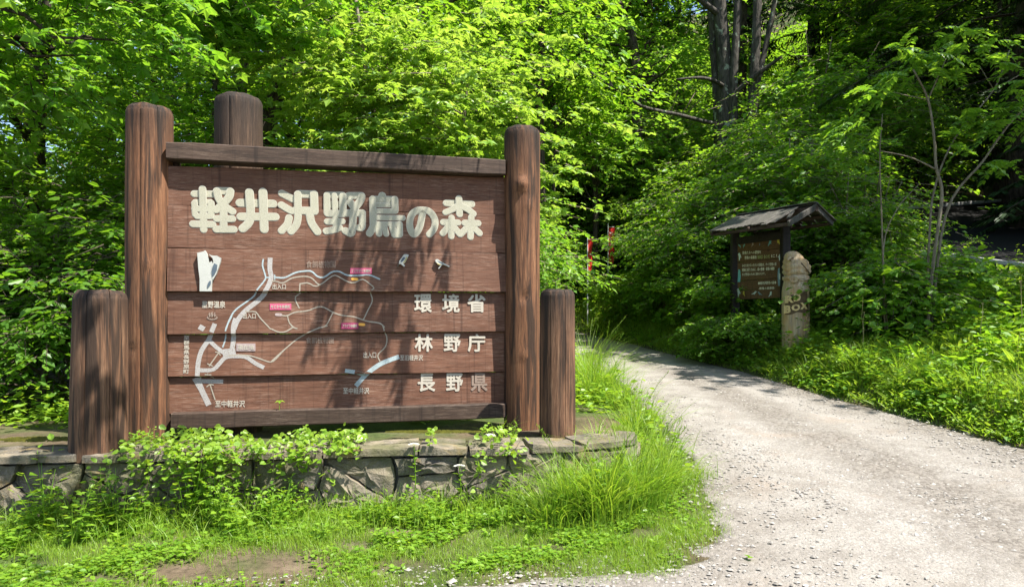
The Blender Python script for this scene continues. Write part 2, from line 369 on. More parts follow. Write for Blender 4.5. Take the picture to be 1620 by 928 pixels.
# the gravel road: a strip between its two edges, 1 cm above the ground
def resamp(poly, n, m=5):
    p = smooth_path(poly, m); s = np.r_[0, np.cumsum(np.linalg.norm(np.diff(p, axis=0), axis=1))]
    t = np.linspace(0, s[-1], n); return np.c_[np.interp(t, s, p[:, 0]), np.interp(t, s, p[:, 1])]
LK = [0, 1, 2, 4, 6, 7, 8, 9, 10, 11, 12, 13, 14, 15, 16, 17, 18]; RK = [0, 1, 2, 4, 6, 8, 9, 10, 11, 12, 13, 14, 15, 16, 17, 19, 20]
Ls = []; Rs = []
for k in range(len(LK) - 1):
    Ls.append(resamp(LE[LK[k]:LK[k + 1] + 1], 13)[:-1]); Rs.append(resamp(RE[RK[k]:RK[k + 1] + 1], 13)[:-1])
Ls = np.vstack(Ls); Rs = np.vstack(Rs); NL = 50
t = np.linspace(0, 1, NL)
ed = rng.normal(0, .05, (len(Ls), 2)); ed = (ed + np.roll(ed, 1, 0) * .8); ii = np.arange(len(Ls))[:, None]; ed += .06 * np.sin(ii * .9 + np.array([[0, 2.]])) * np.sin(ii * .37) + .03 * np.sin(ii * 2.3)
G = Ls[:, None] * (1 - t)[None, :, None] + Rs[:, None] * t[None, :, None]
dirn = nrm(Rs - Ls); G[:, 0] += dirn * ed[:, :1]; G[:, -1] += dirn * ed[:, 1:]
gz = terr(G[..., 0], G[..., 1])
rut = .5 * np.sin(np.abs(t - .5) * 2 * np.pi * 2.1)
z = gz * 0 + .085 * np.clip(G[..., 1], -20, 22) + .012 + .008 * rut[None, :] + .004 * np.sin(G[..., 0] * 7.1) * np.sin(G[..., 1] * 5.3)
edge = np.minimum(t, 1 - t)[None, :]; z -= .03 * (edge < .001)
mb = MB(); mb.add(np.concatenate([G, z[..., None]], -1), grid_faces(len(Ls), NL))
rdo = tag(mb.obj('gravel_road', M['road'], smooth=True), kind='structure')
at_ = rdo.data.attributes.new('across', 'FLOAT', 'POINT'); at_.data.foreach_set('value', np.tile(t, len(Ls)).astype(np.float32))
def road_z(x, y): return .085 * y + .014

# access road above the bank, with pale kerb lines
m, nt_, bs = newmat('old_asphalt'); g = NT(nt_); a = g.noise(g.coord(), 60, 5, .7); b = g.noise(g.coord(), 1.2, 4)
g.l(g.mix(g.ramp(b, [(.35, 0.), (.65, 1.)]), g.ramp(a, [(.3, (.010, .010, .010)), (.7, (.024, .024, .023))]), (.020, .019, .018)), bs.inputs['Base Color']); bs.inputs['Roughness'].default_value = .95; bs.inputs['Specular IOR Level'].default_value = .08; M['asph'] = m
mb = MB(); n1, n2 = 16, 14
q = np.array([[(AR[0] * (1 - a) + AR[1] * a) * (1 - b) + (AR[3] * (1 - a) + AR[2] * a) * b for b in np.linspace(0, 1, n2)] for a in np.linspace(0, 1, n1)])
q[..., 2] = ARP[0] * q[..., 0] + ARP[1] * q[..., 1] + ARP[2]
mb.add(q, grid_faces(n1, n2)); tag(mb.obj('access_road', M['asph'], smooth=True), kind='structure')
M['kerb'] = flat_mat('kerb_concrete', (.30, .30, .295), .85)
for a, b in ((AR[0], AR[1]), (AR[3], AR[2])):
    mb = MB(); o = np.array([0, 0, .05]); bev_bar(mb, a + o, b + o, .09, .09, b=.015, seg=10, jit=.006); tag(mb.obj('kerb', M['kerb']), kind='structure')

# sky-facing hill floor litter patch behind the access road
M['litter'] = flat_mat('leaf_litter', (.20, .125, .07), .95, .6, 22)
c0, c1 = P(1455, 322, 18.9), P(1550, 318, 18.9)
mb = MB(); mx, my = np.meshgrid(np.linspace(c0[0], c1[0], 14), np.linspace(18.7, 19.6, 12), indexing='ij')
mb.add(np.stack([mx, my, np.minimum(terr(mx, my), P(1500, 303, 18.9)[2] + .25 * (my - 18.7)) + .03 + .03 * np.sin(mx * 6) * np.sin(my * 5)], -1), grid_faces(14, 12)); tag(mb.obj('leaf_litter', M['litter'], smooth=True), kind='stuff')

# ------------------------------------------------------------------ the big sign
ang = math.atan2(SE[1], SE[0])
sign = tag(empty('park_sign', (S0[0], S0[1], 0), ang), 'large brown plank sign with raised white Japanese title and a painted trail map', 'sign')
def sg(px, py):
    """photo pixel -> (along, height) on the sign's face"""
    k = (np.asarray(px, float) - CX) / F
    u = (k * S0[1] - S0[0]) / (SE[0] - k * SE[1]); d = S0[1] + u * SE[1]
    return u, CAMZ + (HY - np.asarray(py, float)) / F * d
def sgz(px, py, off):
    """same, for a plane lying off metres in front of the face"""
    s = S0 + SN * off; k = (px - CX) / F
    u = (k * s[1] - s[0]) / (SE[0] - k * SE[1]); d = s[1] + u * SE[1]
    return u, CAMZ + (HY - py) / F * d
LY = [262, 325, 392.5, 461, 529, 596, 655]; RY = [280, 340, 400.5, 462, 524, 588, 642]
UL, UR = sg(266, 400)[0], sg(800, 400)[0]
ZL = [float(sg(272, y)[1]) for y in LY]; ZR = [float(sg(797, y)[1]) for y in RY]
FA = [(0, 0), (-.010, -.010), (-.016, -.022), (-.004, .004), (.008, .014), (.020, .018)]         # face offset at left / right end (minus is proud)
TI = [.000, .002, .018, .015, .013, .004]                                        # how much the lower edge leans out
u0s, u1s = float(sg(272, 400)[0]), float(sg(797, 400)[0])
def zsep(k, u): return ZL[k] + (ZR[k] - ZL[k]) * (u - u0s) / (u1s - u0s)
def face(u, v):
    """local y of the plank surface at (u, v)"""
    u = np.asarray(u, float); v = np.asarray(v, float); out = np.zeros(np.broadcast(u, v).shape)
    for k in range(6):
        a, b = zsep(k, u), zsep(k + 1, u); t = np.clip((a - v) / (a - b), 0, 1)
        y = FA[k][0] + (FA[k][1] - FA[k][0]) * (u - UL) / (UR - UL) - TI[k] * t
        out = np.where((v <= a + (1 if k == 0 else 0)) & (v > b - (1 if k == 5 else 0)), y, out)
    return out
for k in range(6):
    mb = MB(); V = []; n = 12; gap = .0022
    for i in range(n + 1):
        u = UL + (UR - UL) * i / n; a, b = zsep(k, u) - gap, zsep(k + 1, u) + gap * .3
        wv = .0016 * math.sin(5 * u + k * 2); fy = FA[k][0] + (FA[k][1] - FA[k][0]) * (u - UL) / (UR - UL)
        e = .0025
        V += [(u, fy + e, a + wv), (u, fy, a - e + wv), (u, fy - TI[k] * .5, (a + b) / 2), (u, fy - TI[k], b + e + wv), (u, fy - TI[k] + e, b + wv), (u, fy + .034, b + wv), (u, fy + .034, a + wv)]
    m_ = 7
    mb.add(V, [np.array([[i * m_ + j, i * m_ + (j + 1) % m_, (i + 1) * m_ + (j + 1) % m_, (i + 1) * m_ + j] for i in range(n) for j in range(m_)]), np.array([list(range(m_ - 1, -1, -1)), [n * m_ + j for j in range(m_)]])])
    mb.obj('plank', M['plank'], sign)
# rails
def rail(pl0, pl1, pr0, pr1, off, depth):
    (ua, za), (_, zb), (ub, zc), (_, zd) = sgz(*pl0, off), sgz(*pl1, off), sgz(*pr0, off), sgz(*pr1, off)
    mb = MB(); h = ((za - zb) + (zc - zd)) / 2
    bev_bar(mb, (ua, -off + depth / 2, (za + zb) / 2), (ub, -off + depth / 2, (zc + zd) / 2), depth, h, b=.008, seg=14, jit=.0025)
    return mb.obj('rail', M['rail'], sign)
rail((262, 222), (262, 252), (800, 253), (800, 276), .085, .14)
rail((270, 652), (270, 681), (801, 639), (801, 660), .075, .15)
for s in (0, 1):                                                                     # narrow battens behind the plank ends
    mb = MB(); u = (UL + .03, UR - .03)[s]; box(mb, u - .03, u + .03, .060, .11, .82, 2.78); mb.obj('batten', M['rail'], sign)

def log(name, mat, px, py_top, py_bot, wpx, off_r, d=None, local=None, parent=None, seed=0, cracks=2, bumps=(), lean=0, topw=None, n=44, cham=.16):
    """round timber with chamfered worn top, drying cracks and knots; base at z0"""
    r = random.Random(seed)
    rad = wpx / F * d / 2
    c = P(px, 0, d + off_r * 0)
    zt = CAMZ + (HY - py_top) / F * (d - rad * .3); zb = CAMZ + (HY - py_bot) / F * (d - rad)
    H = zt - zb; ch = rad * cham * 2.0
    zs = np.r_[np.linspace(-.06, H - ch, 64), H - ch * .45, H - ch * .08, H, H + .002]
    tw = topw or 1.0
    ck = [(r.uniform(0, 6.28) if not isinstance(cracks, (list, tuple)) else cracks[i], r.uniform(.3, .9), r.uniform(0.1, .5)) for i in range(cracks if not isinstance(cracks, (list, tuple)) else len(cracks))]
    an = list(np.linspace(0, 2 * np.pi, n, endpoint=False))
    for a, dp, _ in ck: an += [a - .02, a - .005, a + .005, a + .02]
    an = np.array(sorted(x % (2 * np.pi) for x in an)); m = len(an)
    ph = [r.uniform(0, 6.28) for _ in range(8)]
    V = []
    for i, z_ in enumerate(zs):
        t = np.clip(z_ / H, 0, 1); base = rad * (1 + (tw - 1) * t) * (1 + .012 * np.sin(z_ * 3 + ph[0]) )
        rr = base * (1 + .012 * np.sin(2 * an + ph[1] + z_ * .5) + .007 * np.sin(5 * an + ph[2] + z_ * .8) + .003 * np.sin(13 * an + ph[3] + z_ * 2))
        for a, dp, z0 in ck:
            da = np.abs((an - a + np.pi) % (2 * np.pi) - np.pi); rr = rr - base * .11 * dp * np.clip(1 - da / .02, 0, 1) * (1 if t > z0 * .4 else .4)
        for (ba, bz, bh, bw) in bumps:
            da = (an - ba + np.pi) % (2 * np.pi) - np.pi; rr = rr + bh * np.exp(-(da * rad / bw) ** 2 - ((z_ - bz) / bw) ** 2)
        k = i - (len(zs) - 4)
        if k >= 0: rr = rr * (.95, .85, .83, .3)[k] + (.008 * np.sin(4 * an + ph[4]) * rad * 4 * (k > 0))
        zz = z_ + (0.0025 * np.sin(3 * an + ph[5]) + .003 * np.sin(7 * an + ph[6])) * (k >= 1)
        V.append(np.c_[rr * np.cos(an) + lean * z_, rr * np.sin(an), np.broadcast_to(zz, an.shape)])
    V = np.array(V); L = len(zs)
    i, j = np.meshgrid(np.arange(L - 1), np.arange(m), indexing='ij')
    q = np.stack([i * m + j, i * m + (j + 1) % m, (i + 1) * m + (j + 1) % m, (i + 1) * m + j], -1).reshape(-1, 4)
    mb = MB(); mb.add(np.vstack([V.reshape(-1, 3), [[lean * H, 0, H]]]), [q, np.array([[(L - 1) * m + j_, (L - 1) * m + (j_ + 1) % m, L * m] for j_ in range(m)])])
    me = mb.mesh(name, mat, True)
    sm_ = np.ones(len(me.polygons), bool); sm_[(L - 5) * m:] = False; me.polygons.foreach_set('use_smooth', sm_)
    o = link(name, me, None)
    loc = np.array([c[0], d, zb])
    if parent:
        dx, dy = loc[0] - S0[0], loc[1] - S0[1]
        o.parent = parent; o.location = (dx * SE[0] + dy * SE[1], -dx * SE[1] + dy * SE[0], zb)
    else: o.location = loc
    return o
log('post', M['log'], 237, 168, 688, 68, 0, d=4.93, parent=sign, seed=3, cracks=[4.55, 5.3], bumps=[(4.9, 1.2, .010, .04), (4.2, .6, -.012, .03)])
p_ = log('post', M['log'], 826, 202, 672, 57, 0, d=5.48, parent=sign, seed=8, cracks=[5.4], bumps=[(4.45, 1.88, .045, .04), (4.6, 1.0, -.022, .03), (4.85, 1.72, .014, .03), (4.55, .55, .012, .035)])
tag(log('log_post', M['logshort'], 156, 459, 716, 82, 0, d=4.30, seed=12, cracks=[4.75, 5.6, 4.1], topw=.93, lean=.012), 'short thick log post standing on the wall left of the big sign', 'post', 'short log posts beside the sign')
tag(log('log_post', M['logshort'], 882, 458, 686, 56, 0, d=5.02, seed=22, cracks=[5.1, 4.2], topw=.97), 'short log post against the right side of the sign, next to the road', 'post', 'short log posts beside the sign')
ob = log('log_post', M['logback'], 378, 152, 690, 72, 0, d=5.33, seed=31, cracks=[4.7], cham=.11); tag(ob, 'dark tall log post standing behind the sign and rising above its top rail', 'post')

# ---- title: fat round strokes traced per character
TI_SRC = {
 '軽': (296, 286, [((108,192),(385,195),50),((230,125),(240,400),(248,720),48),((120,310),(345,310),38),((112,330),(122,500),40),((355,330),(356,500),45),((118,415),(345,415),45),((150,525),(345,527),42),((92,637),(378,645),50),
    ((440,148),(630,152),52),((638,160),(610,255),(470,400),(430,430),52),((440,155),(470,270),(540,365),(672,455),50),((440,560),(668,562),50),((540,440),(540,690),50),((435,715),(690,718),50)]),
 '井': (296, 286, [((775,325),(1262,338),58),((790,530),(1298,533),57),((917,175),(935,500),(905,620),(820,705),57),((1115,170),(1135,715),58)]),
 '沢': (430, 286, [((145,185),(310,270),50),((142,360),(280,440),(340,440),50),((255,548),(230,640),(145,735),50),((395,195),(610,200),55),((383,200),(383,400),(385,540),(360,650),(285,745),50),((620,200),(628,450),55),((350,440),(630,445),55),((555,480),(585,620),(670,750),54)]),
 '野': (500, 290, [((160,172),(390,172),45),((160,180),(162,440),45),((270,180),(280,400),(290,640),38),((395,190),(395,440),50),((160,312),(390,312),48),((170,445),(400,450),50),((165,565),(385,562),45),((150,705),(240,690),(345,655),48),
    ((480,182),(670,182),50),((672,195),(650,260),(565,370),50),((500,280),(560,360),50),((440,440),(680,440),50),((680,440),(676,640),(625,655),47),((545,420),(535,640),(515,735),(430,700),50)]),
 '鳥': (500, 290, [((970,185),(970,220),55),((840,235),(1150,238),47),((830,235),(838,600),48),((1155,240),(1160,400),48),((840,320),(1150,320),31),((840,410),(1165,412),38),((840,505),(1275,512),38),((840,592),(1230,597),30),
    ((850,600),(820,680),(785,735),50),((910,640),(925,740),45),((1000,630),(1030,745),40),((1110,620),(1150,750),45),((1225,605),(1228,750),45),((1150,755),(1220,755),45)]),
 'の': (630, 290, [((355,440),(320,620),(270,720),(220,745),(175,670),(168,560),(200,460),(270,405),(350,395),(440,410),(510,480),(540,570),(520,670),(455,750),47)]),
 '森': (630, 290, [((887,230),(897,455),48),((705,290),(1080,305),48),((860,340),(785,390),(690,430),42),((920,340),(1010,380),(1100,450),45),
    ((780,510),(775,780),44),((655,575),(875,580),44),((750,620),(650,735),44),((810,640),(900,750),44),((1068,505),(1057,790),45),((970,585),(1170,590),45),((1040,620),(910,750),44),((1090,640),(1190,735),44)])}
def stroke(mb, pts, r, front, thick, cap=True, n=8, sub=0):
    """flat ribbon with round ends on the sign, pts (u, v), raised by front above the planks"""
    p = smooth_path(pts, 6) if len(pts) > 2 else np.array(pts, float)
    if sub: 
        s = np.r_[0, np.cumsum(np.linalg.norm(np.diff(p, axis=0), axis=1))]; t_ = np.linspace(0, s[-1], max(2, int(s[-1] / sub) + 1)); p = np.c_[np.interp(t_, s, p[:, 0]), np.interp(t_, s, p[:, 1])]
    tg = nrm(np.gradient(p, axis=0)) if len(p) > 1 else np.array([[1., 0]])
    nm = np.c_[-tg[:, 1], tg[:, 0]]
    L = p + nm * r; Rr = p - nm * r
    if cap:
        a0 = math.atan2(nm[0, 1], nm[0, 0]); c0 = [p[0] + r * np.array([math.cos(a0 + k * math.pi / n), math.sin(a0 + k * math.pi / n)]) for k in range(1, n)]
        a1 = math.atan2(-nm[-1, 1], -nm[-1, 0]); c1 = [p[-1] + r * np.array([math.cos(a1 + k * math.pi / n), math.sin(a1 + k * math.pi / n)]) for k in range(1, n)]
    m_ = len(p); V2 = np.vstack([L, Rr] + ([c0, c1] if cap else [])); 
    fy = face(V2[:, 0], V2[:, 1]) - front
    if not sub: fy = np.full(len(V2), fy.min())
    V = np.c_[V2[:, 0], fy, V2[:, 1]]; nv = len(V)
    fs = [np.array([[i, m_ + i, m_ + i + 1, i + 1] for i in range(m_ - 1)])]
    ring = list(range(m_ - 1, -1, -1)) + ([2 * m_ + k for k in range(n - 1)] if cap else []) + list(range(m_, 2 * m_)) + ([2 * m_ + n - 1 + k for k in range(n - 1)] if cap else [])
    if cap:
        for base, a, b in ((2 * m_, 0, m_), (2 * m_ + n - 1, 2 * m_ - 1, m_ - 1)):
            seq = [a] + [base + k for k in range(n - 1)] + [b]
            fs.append(np.array([[seq[0], seq[k], seq[k + 1]] for k in range(1, len(seq) - 1)]))
    if thick:
        Vb = V.copy(); Vb[:, 1] += thick; V = np.vstack([V, Vb])
        fs.append(np.array([[ring[k], ring[(k + 1) % len(ring)], ring[(k + 1) % len(ring)] + nv, ring[k] + nv] for k in range(len(ring))]))
    mb.add(V, fs)
PXM = 4.9 / F       # metres per photo pixel on the sign, about
for ch, (ox, oy, st) in TI_SRC.items():
    mb = MB(); eb = MB()
    for i, s in enumerate(st):
        pts = [sg(ox + a / 9.28, oy + b / 9.28) for a, b in s[:-1]]
        d_ = S0[1] + pts[0][0] * SE[1]
        stroke(mb, pts, (s[-1] - 5) / 9.28 * d_ / F, .0028 + i * .00010, .0)
        stroke(eb, pts, (s[-1] + 3) / 9.28 * d_ / F, .0010 + i * .00010, .012)
    lo_ = mb.obj('letter', M['white'], sign); eb.obj('outline', M['edge'], lo_)

# ---- painted map
def zpt(z, p): 
    ox, oy, k = z; return sg(ox + p[0] / k, oy + p[1] / k)
Z1, Z2, Z3, Z4 = (270, 390, 7.14), (270, 500, 6.19), (430, 400, 7.73), (430, 500, 6.23)
lay = [.0012]
def paint(name, items, mat, thick=.0, lift=0):
    if name == 'map_trail' and len(items) > 1:
        for it in items: paint(name, [it], mat)
        return
    mb = MB()
    for z, w, pts in items:
        lay[0] += .00002
        stroke(mb, [zpt(z, p) for p in pts], w / 2 * PXM, lay[0] + lift, 0, cap=(w < 5), sub=.022)
    o = mb.obj(name, mat, sign); return o
paint('map_road', [(Z1, 7.4, [(1128,128),(1125,260),(1140,360),(1080,500),(1000,600),(850,720),(760,830),(718,932)]), (Z2, 7.2, [(640,20),(618,100),(616,200),(606,290),(590,345)])], M['roadp'])
paint('map_road', [(Z2, 7, [(437,72),(375,220),(300,340),(270,460),(262,585)])], M['roadp'])
paint('map_road', [(Z2, 6.3, [(380,240),(450,305),(530,365)]), (Z2, 12, [(510,360),(635,345)])], M['roadp'])
paint('map_road', [(Z2, 6.4, [(262,527),(410,522),(480,460),(540,400),(640,390),(740,400),(830,460),(915,503)])], M['roadp'])
paint('map_road', [(Z2, 8.5, [(265,600),(285,690),(370,872)]), (Z2, 6.5, [(225,610),(290,720)]), (Z2, 6.5, [(290,636),(510,640)])], M['roadp'])
paint('map_road', [(Z4, 7.5, [(1255,398),(1080,465),(940,565),(828,688)]), (Z4, 6.5, [(722,535),(820,550),(905,575)])], M['river'])
paint('map_pond', [(Z2, 9, [(322,92),(308,115),(295,135)])], M['roadp'])
paint('map_stream', [(Z1, 2.4, [(1050,150),(1043,220),(1073,320),(1073,375),(975,500),(930,570),(740,710),(670,820),(630,928)]), (Z2, 2.2, [(600,0),(545,120),(535,220),(510,300)])], M['river'])
paint('map_stream', [(Z3, 2.6, [(40,300),(160,305),(290,245),(400,225),(490,228),(560,290),(640,300),(740,235),(830,232),(920,275),(1060,280),(1180,270),(1315,322)]), (Z1, 2, [(1180,325),(1180,372)]), (Z1, 2, [(1080,350),(1120,352)])], M['river'])
paint('map_trail', [(Z3, 2, [(5,350),(60,348),(140,370),(270,305),(460,295),(570,385),(620,375),(740,285),(800,285),(930,355),(1010,365),(1110,325),(1200,385),(1250,430),(1205,475),(1230,580),(1175,700),(1120,815)])], M['trail'])
paint('map_trail', [(Z3, 2, [(345,470),(348,380)]), (Z3, 2, [(348,380),(450,370),(530,412),(590,390)]), (Z3, 2, [(350,490),(285,550),(335,670)])], M['trail'])
paint('map_trail', [(Z3, 2, [(130,762),(190,767),(280,725),(440,705),(560,660),(640,665),(740,720),(850,760),(1010,780),(1150,830),(1320,860),(1375,905)]), (Z3, 1.8, [(750,725),(660,890),(570,912)]), (Z3, 1.8, [(195,775),(220,860),(290,920)])], M['trail'])
paint('map_trail', [(Z4, 2, [(985,55),(1080,75),(1110,150),(1135,210),(1120,300),(1045,380),(1065,440)]), (Z4, 2, [(545,95),(440,125),(270,210),(110,340),(0,440)]), (Z2, 2, [(1110,330),(1010,435),(960,445),(860,410),(740,380),(570,385)])], M['trail'])
paint('map_trail', [(Z1, 2, [(850,735),(960,735),(1010,800),(1130,928)]), (Z4, 2, [(0,125),(70,155),(140,150),(200,115)]), (Z4, 2, [(185,75),(210,112),(250,120)])], M['trail'])
paint('map_arrow', [(Z2, 1.8, [(470,355),(380,485)]), (Z2, 1.8, [(440,350),(470,352),(485,380)]), (Z2, 1.8, [(362,465),(378,488),(410,486)])], M['trail'])
paint('map_arrow', [(Z2, 1.8, [(430,815),(380,668)]), (Z2, 1.8, [(350,690),(380,666),(412,672)])], M['trail'])
paint('map_arrow', [(Z2, 1.8, [(340,570),(365,560),(395,572)]), (Z2, 1.8, [(365,560),(395,600),(415,603)])], M['trail'])
for x, y, m in ((1015, 322, 'orange'), (1100, 872, 'orange'), (85, 752, 'pale')): paint('map_hut', [(Z3, 4.6, [(x - 26, y), (x + 26, y + 3)])], M[m])
def tagbox(x0, y0, x1, y1, mat):
    mb = MB(); c = [sg(x, y) for x, y in ((x0, y0), (x1, y0), (x1, y1), (x0, y1))]
    fy = min(float(face(*p)) for p in c); 
    V = [(u, fy - .004, v) for u, v in c] + [(u, fy + .004, v) for u, v in c]
    mb.add(V, np.array([[0, 3, 2, 1], [0, 1, 5, 4], [1, 2, 6, 5], [2, 3, 7, 6], [3, 0, 4, 7]])); return mb.obj('map_tag', mat, sign), fy - .0048
# ---- lettering set in the built-in font
def text_mesh(body, bold=0., ext=0., res=2, spacing=1., vertical=False, outline=None):
    cjk = not body.isascii()
    cu = bpy.data.curves.new('t', 'FONT'); cu.body = body; cu.resolution_u = res; cu.offset = 0 if cjk else bold; cu.extrude = ext; cu.space_character = spacing
    o = bpy.data.objects.new('t', cu); C.objects.link(o)
    dg = bpy.context.evaluated_depsgraph_get(); me = bpy.data.meshes.new_from_object(o.evaluated_get(dg)); bpy.data.objects.remove(o); bpy.data.curves.remove(cu)
    n = len(me.vertices); v = np.empty(n * 3, np.float32); me.vertices.foreach_get('co', v); v = v.reshape(-1, 3); v[:, 2] = 0
    if cjk and bold:                                   # thicken by stacking shifted copies, each a hair in front of the last
        fs = [list(p.vertices) for p in me.polygons]; vv = []; ff = []
        for k in range(6):
            a = k * math.pi / 3; vv.append(v + np.array([bold * math.cos(a), bold * math.sin(a), k], np.float32)); ff += [[i + k * n for i in f] for f in fs]
        v = np.concatenate(vv).astype(np.float32); me = bpy.data.meshes.new('t'); me.from_pydata(v.tolist(), [], ff)
    return me, v
def sign_text(body, x0, y0, x1, y1, mat, name='lettering', bold=.0, lift=.003, fy=None, vert=False):
    """fit text into a photo-pixel box on the sign"""
    if vert:
        n = len(body); out = None
        for i, ch in enumerate(body):
            h = (y1 - y0) / n; sign_text(ch, x0, y0 + h * i + .5, x1, y0 + h * (i + 1) - .5, mat, name, bold, lift)
        return
    me, v = text_mesh(body, bold)
    a, b = v.min(0), v.max(0); t_ = (v - a) / np.maximum(b - a, 1e-6)
    X_ = x0 + (x1 - x0) * t_[:, 0]; Y_ = y1 + (y0 - y1) * t_[:, 1]
    u, w = sg(X_, Y_); f = face(u, w).min() if fy is None else fy
    co = np.c_[u, f - lift - v[:, 2] * .0001, w].astype(np.float32); me.vertices.foreach_set('co', co.ravel()); me.name = name
    me.materials.clear(); me.materials.append(mat); me.update(); me.validate()
    return link(name, me, sign)
for chs, xs, y0, y1 in (('環境省', ((655, 683), (699, 727), (739, 768)), 465, 494), ('林野庁', ((656, 685), (702, 729), (740, 768)), 528, 556), ('長野県', ((661, 689), (706, 733), (745, 772)), 590, 619)):
    for ch, (a, b) in zip(chs, xs): sign_text(ch, a, y0, b, y1, M['faint'] if ch == '県' else M['white2'], 'letter', .028, .0035)
sign_text('星野温泉', 320, 476, 357, 487, M['white2'], bold=.02)
sign_text('♨', 328, 493, 345, 506, M['faint'])
sign_text('出入口', 432, 449, 453, 458, M['white2'], bold=.015)
sign_text('出入口', 385, 495, 405, 504, M['white2'], bold=.015)
sign_text('出入口', 575, 556, 595, 566, M['white2'], bold=.015)
sign_text('食餌植物園', 485, 413, 531, 424, M['faint'], bold=.0)
sign_text('食餌植物園', 484, 533, 528, 543, M['faint'], bold=.0)
sign_text('至旧軽井沢', 633, 561, 669, 570, M['white2'], bold=.015)
sign_text('至中軽井沢', 543, 613, 584, 623, M['white2'], bold=.015)
sign_text('至中軽井沢', 340, 633, 387, 644, M['white2'], bold=.015)
sign_text('至群馬県長野原町', 290.5, 530, 299.5, 591, M['white2'], bold=.02, vert=True)
for b, tx, m in (((554, 424.5, 588, 433.5), 'ミソサザイ休憩所', 'pink'), ((427, 480, 461, 490), 'キビタキ休憩所', 'pink'), ((540, 510.5, 567, 520), 'アカゲラ休憩所', 'rose'), ((374, 543, 404, 555), '現在地', 'pale')):
    o, fy = tagbox(*b, M[m]); sign_text(tx, b[0] + 2, b[1] + 2, b[2] - 2, b[3] - 2, M['white2'], bold=.02, fy=fy, lift=.001)
# ---- cut-out birds
M['cut'] = paint_mat('cutout_white', (.42, .425, .39), (.12, .11, .10), .25, 1.5); M['cutb'] = flat_mat('cutout_blue', (.075, .10, .125)); M['cuty'] = flat_mat('cutout_yellow', (.4, .34, .13)); M['cutd'] = flat_mat('cutout_dark', (.05, .04, .03))
def cutout(name, z, pts, mat, lift, th, parent=sign):
    mb = MB(); p = [zpt(z, q) for q in pts]; n = len(p); f = min(float(face(*q)) for q in p) - lift
    V = [(u, f, v) for u, v in p] + [(u, f + th, v) for u, v in p]
    mb.add(V, [np.array([list(range(n))[::-1]]), np.array([[i, (i + 1) % n, (i + 1) % n + n, i + n] for i in range(n)])]); return mb.obj(name, mat, parent)
b_ = cutout('tree_cutout', Z1, [(318,80),(390,62),(405,52),(428,90),(440,130),(450,190),(480,170),(495,210),(480,300),(490,380),(480,430),(478,508),(345,508),(345,370),(330,250)], M['cut'], .022, .026)
cutout('bird_cutout', Z1, [(445,92),(480,108),(540,112),(582,135),(575,185),(555,250),(530,320),(492,385),(472,300),(480,230),(500,180),(490,140)], M['cut'], .026, .03)
cutout('wing', Z1, [(510,195),(545,215),(538,275),(510,330),(488,350),(478,290),(490,235)], M['cutb'], .029, .004)
cutout('bark_mark', Z1, [(455,395),(472,392),(470,430),(440,470),(430,462),(438,420)], M['cutb'], .025, .004)
Z7 = (600, 390, 12.46)
cutout('bird_cutout', Z7, [(480,165),(540,162),(575,182),(560,205),(535,260),(505,320),(470,352),(500,385),(480,410),(420,355),(380,350),(385,295),(430,235),(455,195)], M['cut'], .024, .026)
cutout('wing', Z7, [(465,220),(500,222),(490,260),(450,305),(410,325),(420,280),(440,245)], M['cutb'], .027, .004)
cutout('breast', Z7, [(520,215),(540,215),(530,265),(500,315),(470,335),(455,328),(490,285),(510,250)], M['cuty'], .027, .004)
cutout('tail', Z7, [(352,370),(378,352),(390,360),(375,395),(352,410)], M['cutd'], .022, .02)
cutout('bird_cutout', Z7, [(1088,285),(1105,262),(1140,258),(1180,295),(1250,335),(1372,395),(1360,412),(1240,362),(1222,372),(1165,448),(1145,440),(1195,375),(1140,352),(1100,312)], M['cut'], .024, .026)
cutout('wing', Z7, [(1130,290),(1180,308),(1240,340),(1235,352),(1170,330)], M['cutb'], .027, .004)
cutout('breast', Z7, [(1110,325),(1140,345),(1200,366),(1215,372),(1180,376),(1140,362)], M['cuty'], .027, .004)

# ------------------------------------------------------------------ stone wall: core, face stones, cap stones
_s = np.r_[0, np.cumsum(np.linalg.norm(np.diff(WF, axis=0), axis=1))]
def wpath(s):
    s = np.asarray(s, float); x = np.interp(s, _s, WF[:, 0]); y = np.interp(s, _s, WF[:, 1])
    e = .12; tx = np.interp(s + e, _s, WF[:, 0]) - np.interp(s - e, _s, WF[:, 0]); ty = np.interp(s + e, _s, WF[:, 1]) - np.interp(s - e, _s, WF[:, 1])
    l = np.hypot(tx, ty); return x, y, ty / l, -tx / l
def wp(s, off, z):
    x, y, nx, ny = wpath(s); return np.stack([x + nx * off, y + ny * off, z + 0 * x], -1)
wall = tag(empty('stone_wall', (-1, 4.4, .3)), 'low dry stone retaining wall with flat cap stones under the big sign', 'wall')
def wobj(mb, name, mat, smooth=False):
    o = mb.obj(name, mat, None, smooth); o.parent = wall; o.matrix_parent_inverse = wall.matrix_world.inverted() if False else o.matrix_parent_inverse
    o.location = (1, -4.4, -.3); return o
smax = _s[-1]
mb = MB(); ss = np.linspace(0, smax - .02, 70)
prof = [(-.045, .1), (-.045, .70), (-.30, .70), (-.34, .1)]
V = np.stack([wp(ss, o - .0, z) for o, z in prof], 1); n = len(prof)
mb.add(V, [np.array([[i * n + j, i * n + (j + 1) % n, (i + 1) * n + (j + 1) % n, (i + 1) * n + j] for i in range(69) for j in range(n)]), np.array([[0, 1, 2, 3], [69 * n + 3, 69 * n + 2, 69 * n + 1, 69 * n]])])
wobj(mb, 'core', M['mortar'])
